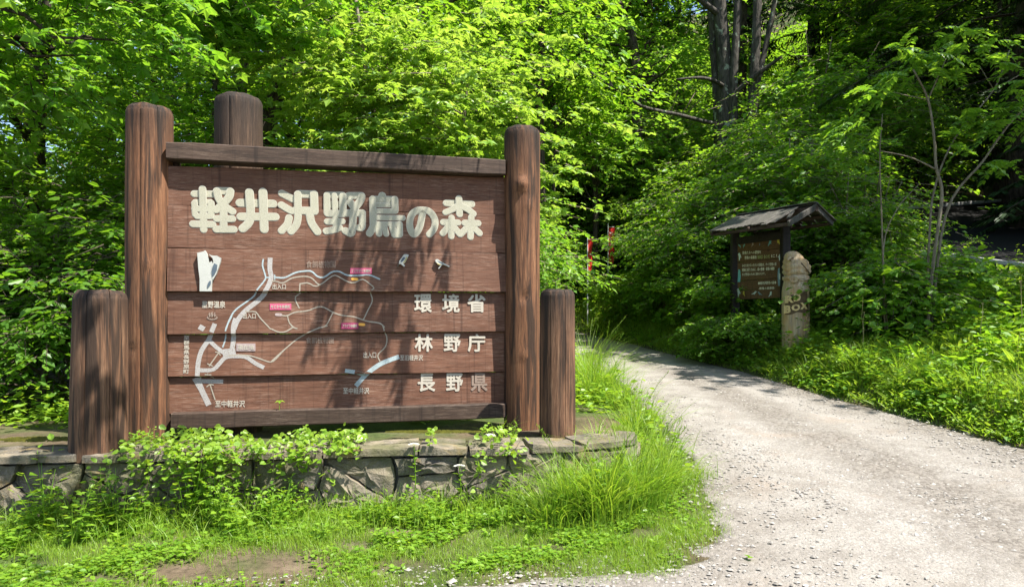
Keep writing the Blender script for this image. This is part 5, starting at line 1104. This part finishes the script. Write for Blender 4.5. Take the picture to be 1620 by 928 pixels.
# ------------------------------------------------------------------ far wood on the hill, one mass
r = np.random.default_rng(101); n = 1500; x = r.uniform(-45, 55, n); y = r.uniform(26, 62, n); ok = sdist(REx, x, y) > 3; x, y = x[ok], y[ok]; n = len(x)
c = np.c_[x, y, terr(x, y) + r.uniform(.3, 11, n)]; mb = MB(); k = 22; id_ = np.repeat(np.arange(n), k)
put_leaves(mb, c[id_] + r.normal(0, 1, (n * k, 3)) * [1.1, 1.1, .3], r.normal(0, 1, (n * k, 3)) * [1, 1, .4], np.array([0, 0, 1.]) + r.normal(0, .4, (n * k, 3)), r.uniform(.28, .5, n * k), T_SMALL)
tag(mb.obj('far_forest', M['mid']), 'mass of leafy woodland far up the hillside', 'woodland', kind='stuff')

# leaves one can pick out one by one on the near side of the maple
lm = MB(); put_leaves(lm, np.zeros((1, 3)), np.array([[0, 1., 0]]), np.array([[0, 0, 1.]]), 1.0, T_MAPLE); lme = lm.mesh('leaf', M['maple'])
r = np.random.default_rng(303); o0 = np.array(mapl.location)
for k in range(170):
    px, py = r.uniform(425, 785), r.uniform(5, 245); d = 7.35 + r.uniform(0, .5) + .5 * abs(px - 600) / 200; c = P(px, py, d) - o0; o = link('leaf', lme, mapl); o.location = tuple(c); o.rotation_euler = (r.normal(-.35, .3), r.normal(0, .35), r.uniform(0, 6.28)); o.scale = (r.uniform(.09, .15),) * 3
# plants over the hillside floor
r = np.random.default_rng(305); n = 12500; y = r.uniform(14, 44, n); x = y * r.uniform(-.2, .95, n); dd = sdist(REx, x, y); ok = (dd > 1.2) & (in_quad(AR, x, y, .5) < .02) & ~((y > 18.5) & (y < 20) & (x > c0[0]) & (x < c1[0])); x, y = x[ok], y[ok]; n = len(x); m = 9; id_ = np.repeat(np.arange(n), m); a = r.uniform(0, 6.28, n * m); mb = MB()
put_leaves(mb, np.c_[x[id_] + r.normal(0, .2, n * m), y[id_] + r.normal(0, .2, n * m), terr(x, y)[id_] + r.uniform(.05, .7, n * m)], np.c_[np.cos(a), np.sin(a), r.uniform(-.5, .2, n * m)], np.array([0, 0, 1.]) + r.normal(0, .3, (n * m, 3)), r.uniform(.14, .28, n * m), T_SMALL)
tag(mb.obj('hillside_plants', M['mid']), 'leafy plants covering the floor of the wooded hillside', 'undergrowth', kind='stuff')

# ------------------------------------------------------------------ grass, herbs, creeper, gravel
def blades(mb, x, y, z, h, w, bend, r, seg=3, adir=None, bspread=1.0):
    n = len(x); a = r.uniform(0, 6.28, n) if adir is None else adir + r.normal(0, bspread, n)
    d = np.c_[np.cos(a), np.sin(a)]; b2 = a + r.uniform(-1, 1, n) + 1.57; s = np.c_[np.cos(b2), np.sin(b2)]
    rows = []
    for k in range(seg + 1):
        t = k / seg; lat = bend * h * t ** 2; zz = z + h * t * (1 - .35 * np.minimum(bend, 1.2) * t); ww = w * (1 - t) ** .7 if k < seg else 0 * w
        cx_, cy_ = x + d[:, 0] * lat, y + d[:, 1] * lat
        if k < seg: rows += [np.c_[cx_ - s[:, 0] * ww, cy_ - s[:, 1] * ww, zz], np.c_[cx_ + s[:, 0] * ww, cy_ + s[:, 1] * ww, zz]]
        else: rows += [np.c_[cx_, cy_, zz]]
    V = np.stack(rows, 1); m = V.shape[1]; base = np.arange(n)[:, None] * m
    qs = np.vstack([base + [2 * k, 2 * k + 1, 2 * k + 3, 2 * k + 2] for k in range(seg - 1)]) if seg > 1 else np.zeros((0, 4), int)
    mb.add(V.reshape(-1, 3), [qs, base + [2 * seg - 2, 2 * seg - 1, 2 * seg]])
def patchy(x, y, s=1.0, p=0):
    return .5 + .25 * (np.sin(2.3 * s * x + 1.7 * np.sin(1.9 * s * y + p)) + np.sin(3.1 * s * y + 1.3 * np.sin(2.7 * s * x + p + 1)))
r = np.random.default_rng(201)
def lawn_pts(n):
    y = r.uniform(3.0, 5.6, n); x = y * r.uniform(-.80, .42, n); dl = -sdist(LE, x, y); dw = sdist(WF, x, y)
    px = CX + x / y * F; py = HY + (CAMZ - .085 * y) / y * F
    bare = np.zeros(n)
    for bx, by, rx, ry in ((425, 900, 130, 34), (290, 908, 75, 24), (560, 868, 45, 10), (640, 905, 70, 18), (30, 890, 60, 14), (620, 842, 40, 9), (160, 918, 60, 10), (880, 868, 40, 8), (1010, 845, 45, 9)): bare = np.maximum(bare, np.exp(-(((px - bx) / rx) ** 2 + ((py - by) / ry) ** 2) ** 2.2))
    out = (dl > -.16) & ((dw > .0) | ((x > .8) & (y < 5.6)))
    return x, y, dl, dw, bare, out
x, y, dl, dw, bare, ok = lawn_pts(190000)
pr = sstep(-.16, .16, dl + .22 * (patchy(x, y, 2.6) - .5)) * (1 - .985 * bare) * (.7 + .3 * sstep(.2, .55, patchy(x, y, 1.7)))
ok &= r.random(len(x)) < pr; x, y, dl = x[ok], y[ok], dl[ok]
mb = MB(); h = r.uniform(.025, .065, len(x)) * (.6 + .9 * patchy(x, y, 1.3, 2)); blades(mb, x, y, terr(x, y) - .004, h, r.uniform(.0009, .0019, len(x)), r.uniform(.1, .9, len(x)), r)
mc = MB(); x2, y2, dl2, dw2, b2, ok = lawn_pts(60000); ok &= r.random(len(x2)) < sstep(.0, .25, dl2) * (1 - 1.0 * b2) * sstep(.3, .65, patchy(x2, y2, 2.6, 4)); x2, y2 = x2[ok], y2[ok]; n2 = len(x2); a = r.uniform(0, 6.28, n2)
put_leaves(mc, np.c_[x2, y2, terr(x2, y2) + r.uniform(.008, .04, n2)], np.c_[np.cos(a), np.sin(a), r.uniform(-.2, .35, n2)], np.array([0, 0, 1.]) + r.normal(0, .25, (n2, 3)), r.uniform(.016, .036, n2), T_WIDE)
tag(mc.obj('clover', M['herb']), 'clover and tiny round leaves growing among the lawn grass', 'clover', kind='stuff')
tag(mb.obj('grass', M['grass']), 'short bright lawn grass between the stone wall and the gravel', 'grass', kind='stuff')
# longer meadow grass and herbs along the foot of the wall
mb = MB(); n = 5200; s = r.uniform(2.2, smax + .1, n); x, y, nx, ny = wpath(s); o = np.abs(r.normal(0, .22, n)) + .05; x, y = x + nx * o, y + ny * o
blades(mb, x, y, terr(x, y), r.uniform(.08, .24, n), r.uniform(.0015, .003, n), r.uniform(.2, 1.1, n), r, 4)
tag(mb.obj('meadow_grass', M['grass']), 'longer grass growing along the foot of the stone wall', 'grass', kind='stuff')
# tall arching tufts at the right end of the wall
def tuft(px, py, n, h0, h1, spread, lab, grp, seeds_=0, zoff=0, d=None, lean=0):
    dd = d or 1620 / (py - 430.2); c = P(px, py, dd); c[2] = float(terr(c[0], c[1])) + zoff; t = tag(empty('grass_tuft', tuple(c)), lab, 'grass tuft', grp); mb = MB()
    a = r.uniform(0, 6.28, n); q = np.abs(r.normal(0, spread, n)); h = r.uniform(h0, h1, n); blades(mb, q * np.cos(a), q * np.sin(a), 0 * a - .01, h, r.uniform(.002, .0055, n), r.uniform(.15, 1.25, n), r, 6, a, .6)
    mb.obj('blades', M['grass'], t)['kind'] = 'stuff'
    if seeds_:
        sm = MB(); 
        for k in range(seeds_):
            b = r.uniform(0, 6.28); L_ = h1 * r.uniform(.95, 1.35); tt = np.linspace(0, 1, 6); p = np.c_[np.cos(b) * .35 * L_ * tt ** 2, np.sin(b) * .35 * L_ * tt ** 2, L_ * tt * (1 - .15 * tt)]; tube(sm, p, .0016, 3)
            m_ = 14; q = np.interp(np.linspace(.75, 1, m_), tt, p[:, 0]), np.interp(np.linspace(.75, 1, m_), tt, p[:, 1]), np.interp(np.linspace(.75, 1, m_), tt, p[:, 2]); put_leaves(sm, np.c_[q], np.c_[r.normal(0, .4, m_), r.normal(0, .4, m_), np.ones(m_)], r.normal(0, 1, (m_, 3)), .022, T_NEED)
        sm.obj('seed_heads', M['grass'], t)['kind'] = 'stuff'
    return t
for px, py, n, a, b, s in ((905, 815, 420, .25, .5, .10), (960, 820, 480, .3, .58, .11), (1010, 800, 420, .28, .55, .10), (1050, 770, 300, .22, .42, .10), (870, 830, 220, .18, .38, .09), (985, 770, 300, .3, .6, .10), (1000, 700, 200, .25, .5, .09)):
    tuft(px, py, n, a, b, s, 'tall arching grass tuft at the right end of the stone wall', 'grass tufts at the end of the wall', 4)
for px, py, n, a, b, s in ((935, 640, 260, .5, .95, .12), (955, 632, 240, .45, .85, .12), (930, 605, 200, .5, 1.0, .1), (985, 650, 220, .3, .6, .14), (1015, 690, 220, .28, .55, .14), (1040, 730, 200, .2, .42, .12)):
    tuft(px, py, n, a, b, s, 'tall grass tuft on the road verge right of the short right post', 'verge grass tufts', 3)
for px, py, n in ((790, 690, 34), (925, 690, 60), (945, 684, 70), (968, 686, 80), (990, 690, 80), (1010, 694, 80), (700, 800, 70), (600, 820, 60)):
    d = (CAMZ - WTOP) * F / (py - HY) if py < 700 else None; tuft(px, py, n, .1, .26, .04, 'small grass tuft on the wall beside the right posts' if py < 700 else 'small grass tuft against the foot of the wall', 'small grass tufts', 0, 0, d)

def herb_mesh(seed, nst, h, nl, size, tm, spread=.08, droop=.35, mat='herb', flowers=0):
    r = np.random.default_rng(seed); mb = MB()
    for k in range(nst):
        a = r.uniform(0, 6.28); L_ = h * r.uniform(.6, 1.15); e = np.array([math.cos(a), math.sin(a)]) * spread * r.uniform(.5, 2.2); t = np.linspace(0, 1, 5); p = np.c_[e[0] * t, e[1] * t, L_ * t]; tube(mb, p, np.linspace(.003, .0015, 5), 3)
        m = nl; q = np.linspace(.2, 1, m); c = np.c_[e[0] * q, e[1] * q, L_ * q]; b = np.arange(m) * 2.4 + r.uniform(0, 6); fw = np.c_[np.cos(b), np.sin(b), .25 - droop * r.uniform(0, 1.6, m) + .5 * q ** 4]
        st = r.uniform(.2, .5, m)[:, None] * size; cc = c + nrm(fw) * st; put_leaves(mb, cc, fw, np.array([[0, 0, 1.]]) + r.normal(0, .25, (m, 3)), size * r.uniform(.6, 1.15, m) * (1.1 - .4 * q), tm)
    return mb.mesh('leaves', M[mat])
HM = [herb_mesh(1, 7, .20, 8, .055, T_OVAL), herb_mesh(2, 8, .14, 7, .05, T_WIDE), herb_mesh(3, 5, .34, 11, .075, T_OVAL, .05), herb_mesh(4, 10, .035, 3, .062, T_WIDE, .03), herb_mesh(5, 6, .25, 9, .06, T_MAPLE, .07), herb_mesh(6, 6, .42, 10, .12, T_WIDE, .12, .3), herb_mesh(7, 5, .5, 12, .10, T_OVAL, .12)]
HMd = []
for me in HM: c_ = me.copy(); c_.materials[0] = M['mid']; HMd.append(c_)
def herb(px, py, k, s, lab, grp, d=None, z=None, dark=0, name='herb', x=None):
    dd = d or 1620 / (py - 430.2); c = P(px, py, dd) if x is None else np.array([x, dd, 0]); o = link(name, (HMd if dark else HM)[k]); o.location = (c[0], c[1], float(terr(c[0], c[1])) - .01 if z is None else z); o.scale = (s * random.uniform(.85, 1.15),) * 3; o.rotation_euler = (0, 0, random.uniform(0, 6.28)); return tag(o, lab, 'plant', grp)
# leafy herbs in front of the wall: the ones that show largest, each by itself
hr = random.Random(33)
G1 = 'leafy herb in the green strip at the foot of the stone wall'
for i in range(130):
    s = hr.uniform(2.3, smax - .1); x_, y_, nx_, ny_ = [float(q) for q in wpath(s)]; o_ = abs(hr.gauss(0, .20)) + .05; k = hr.choice([0, 0, 1, 1, 4, 2, 3] if not -1.35 < x_ < .2 else [1, 1, 3, 3, 0]); 
    tall = 1.0 if x_ > -1.7 or x_ < -2.2 else 1.0
    herb(0, 0, k, hr.uniform(.75, 1.25) * (.8 if -1.35 < x_ < .2 else 1), G1, 'herbs along the foot of the wall', d=y_ + ny_ * o_, x=x_ + nx_ * o_)
G2 = 'low broad leaved weed on the lawn in the foreground'
for i in range(110):
    px, py = hr.uniform(0, 1110), hr.uniform(815, 915); dd = 1620 / (py - 430.2); c = P(px, py, dd)
    if -sdist(LE, c[0], c[1]) < .06 or sdist(WF, c[0], c[1]) < .1 or (270 < px < 580 and py > 858): continue
    herb(px, py, hr.choice([3, 3, 3, 3, 1]), hr.uniform(.45, .95) * .9, G2, 'low weeds on the lawn')
for px, py, k, s, lab in ((40, 850, 6, .62, 'tall leafy plant at the lower left corner below the wall'), (165, 838, 2, 1.0, 'upright toothed plant standing left of centre against the left wall'), (190, 842, 2, 1.1, 'tallest upright plant in front of the left part of the wall'), (215, 835, 2, .85, 'young upright plant beside the tallest one at the wall')):
    herb(px, py, k, s, lab, None)
herb(812, 683, 0, .55, 'small leafy plant growing at the foot of the right post', None, d=4.95, z=WTOP - .02)
for px, py, s in ((215, 690, .8), (232, 694, .7), (252, 688, .6)): herb(px, py, 1, s, 'small ferny weed on the wall between the left posts', 'weeds between the left posts', d=4.55, z=WTOP - .02)
u_, v_ = sgz(442, 650, .05); q = np.array([S0[0] + SE[0] * u_ + SN[0] * .055, S0[1] + SE[1] * u_ + SN[1] * .055])
mb = MB(); tube(mb, [(0, 0, 0), (0, 0, .05), (.003, 0, .085)], .0022, 4); a = np.arange(5) * 2 * np.pi / 5; put_leaves(mb, np.tile([[.003, 0, .08]], (5, 1)), np.c_[np.cos(a), np.sin(a), -.25 + .2 * np.sin(a)], np.array([[0, 0, 1.]]) + 0 * np.c_[a, a, a], .042, T_OVAL)
o = mb.obj('seedling', M['ivy']); o.location = (q[0], q[1], v_ - .002); tag(o, 'tiny bright seedling sprouting from the bottom rail of the sign', 'seedling')
# white yarrow-like flower head standing before the wall
for px, py, lab, d in ((655, 704, 'small white flower head standing against the wall top', 4.28), (727, 738, 'small white flower low against the wall face, right of the taller one', 4.25)):
    c = P(px, py, d); g0 = float(terr(c[0], d)); t = tag(empty('wildflower', (c[0], d, g0)), lab, 'flower'); mb = MB(); H = c[2] - g0; tube(mb, [(0, 0, 0), (.01, .0, H * .5), (0, 0, H)], .003, 4); a = np.arange(14) * 2.4; q = np.linspace(.1, .9, 14); put_leaves(mb, np.c_[0 * q, 0 * q, q * H], np.c_[np.cos(a), np.sin(a), .3 + 0 * a], np.tile([[0, 0, 1.]], (14, 1)), .05, T_OVAL); mb.obj('stem', M['herb'], t)
    mb = MB(); a = np.arange(40) * 2.4; rr = .028 * np.sqrt(np.arange(40) / 40); put_leaves(mb, np.c_[rr * np.cos(a), rr * np.sin(a), H + .012 - rr * .3], np.c_[np.cos(a), np.sin(a), .3 + 0 * a], np.tile([[0, 0, 1.]], (40, 1)), .014, T_WIDE); mb.obj('blossom', M['petal'], t)
# creeper hanging over the wall
def creeper(px0, px1, n, lab, seed):
    r = np.random.default_rng(seed); c0, c1 = P(px0, 700, 4.2), P(px1, 700, 4.35); t = tag(empty('creeper', tuple((c0 + c1) / 2)), lab, 'creeper'); o0 = (c0 + c1) / 2; st = MB(); lf = MB()
    for k in range(n):
        px = px0 + (px1 - px0) * r.random(); s0 = np.interp((px - CX) / F, [wx / wy for wx, wy in WF[1:]], _s[1:]); m = r.integers(6, 12); tt = np.linspace(0, 1, m); ln = r.uniform(.1, .5) * (1.0 if r.random() < .6 else .5)
        top = r.random() < .35
        if top: p = wp(s0 + r.normal(0, .1) * tt, -.28 + .34 * tt, WTOP + .015 + .05 * np.sin(tt * 3.1) * r.uniform(.3, 1.6))
        else: p = wp(s0 + r.normal(0, .12) * tt, -.05 + .16 * np.minimum(1, tt * 4) + .03 * np.sin(tt * 5), WTOP + .03 - ln * np.maximum(0, tt - .12))
        tube(st, p - o0, .0022, 3); j = np.repeat(np.arange(m), 3); a = r.uniform(0, 6.28, len(j))
        c = p[j] - o0 + r.normal(0, .022, (len(j), 3)) + [0, -.012, .02]; put_leaves(lf, c, np.c_[np.cos(a), np.sin(a) - .5, -.3 + r.normal(0, .3, len(j))], np.array([[0, -.55, .8]]) + r.normal(0, .35, (len(j), 3)), r.uniform(.022, .05, len(j)), T_WIDE)
    st.obj('stem', M['twig'], t); lf.obj('leaves', M['ivy'], t)['kind'] = 'stuff'
creeper(300, 520, 19, 'bright green creeper spilling over the wall below the left half of the sign', 7)
creeper(385, 505, 8, 'second mat of creeper low over the wall beside the first', 9)
creeper(140, 290, 9, 'a few creeper strands on the wall under the left posts', 21)
creeper(515, 660, 6, 'loose creeper strands hanging over the wall below the middle of the sign', 22)
creeper(660, 900, 6, 'scattered creeper strands on the wall below the right half of the sign', 23)
creeper(270, 330, 12, 'thin creeper at the foot of the left post', 8)
for k in range(26):
    y_ = 4.6 + 10 * (k / 26) ** 1.2 + r.uniform(-.2, .2); x_ = float(np.interp(y_, RE[6:18, 1], RE[6:18, 0])) + r.uniform(.12, .8); px_ = CX + x_ / y_ * F
    if px_ < 1660: tuft(px_, 700, 110, .14, .36 + .1 * r.random(), .10, 'grass tuft on the right edge of the gravel road', 'grass tufts along the bank', 1, 0, y_)
# dead stalks on the bank, at the right
for k, (px, py, h, d) in enumerate(((1612, 625, .62, 7.1), (1552, 580, .42, 7.6), (1363, 545, .5, 9.0), (1365, 560, .3, 8.8))):
    c = P(px, py, d); b = np.array([c[0], d, float(terr(c[0], d))]); mb = MB(); tube(mb, wiggle(r, (0, 0, 0), (.02, 0, h + .25), 6, .12), np.linspace(.004, .0025, 6), 4); put_leaves(mb, np.tile([[.02, 0, h + .25]], (6, 1)), r.normal(0, 1, (6, 3)), r.normal(0, 1, (6, 3)), .02, T_SMALL)
    o = mb.obj('dry_stalk', flat_mat('dry_stalk', (.32, .27, .12))); o.location = tuple(b); tag(o, 'pale dry flower stalk standing in the bank vegetation', 'stalk', 'dry stalks on the bank')

# bank vegetation on the right of the road
def bank_pts(n, d0, d1, y0=3.2, y1=19, pw=1.0):
    y = y0 * (y1 / y0) ** r.random(n); e = np.interp(y, RE[6:18, 1], RE[6:18, 0]); dr = d0 + (d1 - d0) * r.random(n) ** pw; x = e + dr * 1.03
    dr = sdist(REx, x, y); ok = (dr > d0) & (x / y < .80) & (in_quad(AR, x, y, .3) < .05); return x[ok], y[ok], dr[ok]
x, y, dr = bank_pts(120000, -.02, 2.6, pw=1.2); k = r.random(len(x)) < sstep(-.12, .3, dr + .25 * (patchy(x, y, 1.6) - .4)); x, y, dr = x[k], y[k], dr[k]
mb = MB(); blades(mb, x, y, terr(x, y) - .01, r.uniform(.06, .30, len(x)) * (.35 + .65 * sstep(0, .6, dr)), r.uniform(.002, .0045, len(x)) * (.6 + y / 14), r.uniform(.1, 1.1, len(x)), r, 3)
tag(mb.obj('bank_grass', M['grass']), 'bright grass fringing the right side of the gravel road', 'grass', kind='stuff')
for seed_, n0, tm_, mt_, s0, s1, hh, nm, lab, ph in ((1, 6000, T_OVAL, 'herb', .045, .11, .40, 'undergrowth', 'dense leafy undergrowth covering the bank right of the road', 0), (2, 3600, T_WIDE, 'mid', .06, .16, .50, 'broad_undergrowth', 'broader darker leaves rising through the bank undergrowth', 2.1), (3, 2600, T_LANCE, 'grass', .14, .32, .40, 'sedge', 'long narrow leaves in clumps among the bank undergrowth', 4.0)):
    x, y, dr = bank_pts(n0 * 2, .05, 9, pw=1.35); k = r.random(len(x)) < sstep(.28, .62, patchy(x, y, 1.5, ph)) ; x, y, dr = x[k], y[k], dr[k]
    n = len(x); m = 9; mb = MB(); L_ = r.uniform(.10, hh, n) * (.4 + .6 * sstep(0, 1.3, dr)) * (.5 + patchy(x, y, .9, ph)); id_ = np.repeat(np.arange(n), m); q = np.tile(np.linspace(.25, 1, m), n); a = np.tile(np.arange(m) * 2.4, n) + np.repeat(r.uniform(0, 6, n), m)
    z = terr(x, y); sz = (r.uniform(s0, s1, n) * (.5 + .5 * sstep(0, 1.5, dr)))[id_] * r.uniform(.6, 1.2, n * m); up_ = .9 if tm_ is T_LANCE else 0
    c = np.c_[x[id_] + r.normal(0, .05, n * m), y[id_] + r.normal(0, .05, n * m), z[id_] + L_[id_] * q * (.25 if up_ else 1)]; put_leaves(mb, c + np.c_[np.cos(a), np.sin(a), 0 * a] * sz[:, None] * .4, np.c_[np.cos(a), np.sin(a), r.uniform(-.5, .25, n * m) + up_], np.array([0, 0, 1.]) + r.normal(0, .35, (n * m, 3)), sz, tm_)
    tag(mb.obj(nm, M[mt_]), lab, 'undergrowth', kind='stuff')
# far side and left verge plants
x = r.uniform(-5.5, 1.4, 6000); y = r.uniform(5.2, 19, 6000); dl = -sdist(LE, x, y); ok = (dl > .02) & ((-sdist(WF, x, y) > 1.45) | (x > 1.0)); x, y = x[ok], y[ok]; n = len(x); m = 7; id_ = np.repeat(np.arange(n), m); a = r.uniform(0, 6.28, n * m); mb = MB(); h = r.uniform(.05, .38, n)
c = np.c_[x[id_] + r.normal(0, .06, n * m), y[id_] + r.normal(0, .06, n * m), terr(x, y)[id_] + h[id_] * r.random(n * m)]; put_leaves(mb, c, np.c_[np.cos(a), np.sin(a), r.uniform(-.5, .3, n * m)], np.array([0, 0, 1.]) + r.normal(0, .3, (n * m, 3)), r.uniform(.05, .10, n * m), T_OVAL)
tag(mb.obj('verge_plants', M['herb']), 'leafy ground plants behind the sign and along the left verge', 'undergrowth', kind='stuff')
for px, py, k, s, dk in ((1090, 545, 5, 1.1, 0), (1105, 540, 5, .9, 0), (1060, 535, 5, .8, 0), (1180, 560, 6, .9, 0), (1290, 585, 5, .7, 0), (1345, 575, 5, .9, 0), (1240, 570, 5, .7, 1), (1215, 560, 5, .7, 1), (1330, 590, 6, .7, 0), (1385, 610, 6, .7, 0), (1440, 600, 5, .6, 0), (1500, 620, 6, .6, 0), (1560, 600, 5, .7, 0), (1600, 640, 5, .6, 0), (1420, 560, 5, .8, 1), (1480, 540, 5, .8, 1), (1540, 540, 5, .8, 1), (1590, 520, 6, .9, 1), (1228, 556, 5, .5, 0), (1302, 556, 5, .6, 0)):
    ds = np.linspace(4, 16, 400); kx = (px - CX) / F; d_ok = ds[np.argmax(sdist(REx, kx * ds, ds) > .3 + max(0, 585 - py) * .012)]; d = float(d_ok) if d_ok > 4.01 else 12.5; herb(px, py, k, s, 'broad leaved plant rising from the bank undergrowth', 'broad leaved bank plants', d=d, dark=dk)

# loose gravel: many small stones lying on the road, and the bigger ones
def stones(n, xs, ys, s0, s1, prob, lab, name='gravel'):
    x = r.uniform(*xs, n); y = ys[0] + (ys[1] - ys[0]) * r.random(n) ** 1.6; a = sdist(LE, x, y); b = -sdist(REx, x, y); k = (a > -.22) & (b > -.18) & (r.random(n) < prob(x, y, a, b)); x, y = x[k], y[k]; n = len(x)
    s = s0 * (s1 / s0) ** (r.random(n) ** 2.2); base = np.array([(1, 0, 0), (.3, .95, 0), (-.8, .6, 0), (-.8, -.6, 0), (.3, -.95, 0), (.1, .1, .75), (0, 0, -.4)], float)
    V = base[None] * r.uniform(.65, 1.2, (n, 7, 1)) + r.normal(0, .1, (n, 7, 3)); an = r.uniform(0, 6.28, n); ca, sa_ = np.cos(an), np.sin(an); X_ = V[..., 0] * ca[:, None] - V[..., 1] * sa_[:, None]; Y_ = (V[..., 0] * sa_[:, None] + V[..., 1] * ca[:, None]) * r.uniform(.6, 1, (n, 1))
    z = np.where(a[k] > 0, .085 * y + .012, terr(x, y)); V = np.stack([X_ * s[:, None] + x[:, None], Y_ * s[:, None] + y[:, None], V[..., 2] * s[:, None] * r.uniform(.5, .9, (n, 1)) + z[:, None] + s[:, None] * .12], -1)
    f = np.array([[0, 1, 5], [1, 2, 5], [2, 3, 5], [3, 4, 5], [4, 0, 5], [1, 0, 6], [2, 1, 6], [3, 2, 6], [4, 3, 6], [0, 4, 6]]); mb = MB(); mb.add(V.reshape(-1, 3), (np.arange(n)[:, None, None] * 7 + f[None]).reshape(-1, 3)); return tag(mb.obj(name, M['gravelstone']), lab, 'gravel', kind='stuff')
m, nt_, bs = newmat('gravel_stone'); g = NT(nt_); geo = g.n('ShaderNodeNewGeometry'); col = g.ramp(geo.outputs['Random Per Island'], [(0, (.13, .118, .105)), (.25, (.20, .184, .165)), (.8, (.27, .252, .228)), (1, (.33, .312, .288))]); g.l(col, bs.inputs['Base Color']); bs.inputs['Roughness'].default_value = .85; M['gravelstone'] = m
band = lambda x, y: patchy(x * .7, y * .45, 1.1, .6)
stones(44000, (-2.6, 5.2), (3.0, 9.5), .0045, .019, lambda x, y, a, b: np.clip(.30 + .75 * sstep(.45, .75, band(x, y)) + .35 * (np.minimum(a, b) < .25), 0, 1), 'fine loose gravel scattered over the road')
stones(2600, (-2.6, 5.2), (3.0, 8), .009, .024, lambda x, y, a, b: np.clip(.12 + .5 * sstep(.5, .8, band(x, y)) + .3 * (np.minimum(a, b) < .25), 0, 1), 'larger loose stones lying on the road and its edges', 'gravel_stones')
# fallen leaves on the road
for px, py, col_ in ((1183, 889, 'herb'), (1010, 728, 'litter')):
    d = 1620 / (py - 430.2); c = P(px, py, d); mb = MB(); put_leaves(mb, np.zeros((2, 3)) + [[0, 0, .008], [.01, .005, .012]], np.array([[1, .3, .1], [-.6, 1, .15]]), np.array([[0, 0, 1.], [0, .2, 1]]), .035, T_WIDE); o = mb.obj('fallen_leaf', M[col_]); o.location = (c[0], d, .085 * d + .016); tag(o, 'fresh green leaf lying on the gravel in the foreground' if py > 800 else 'small brown leaf lying on the road near the verge', 'leaf')
# small clumps of stones at the lawn's front edge are part of the gravel above
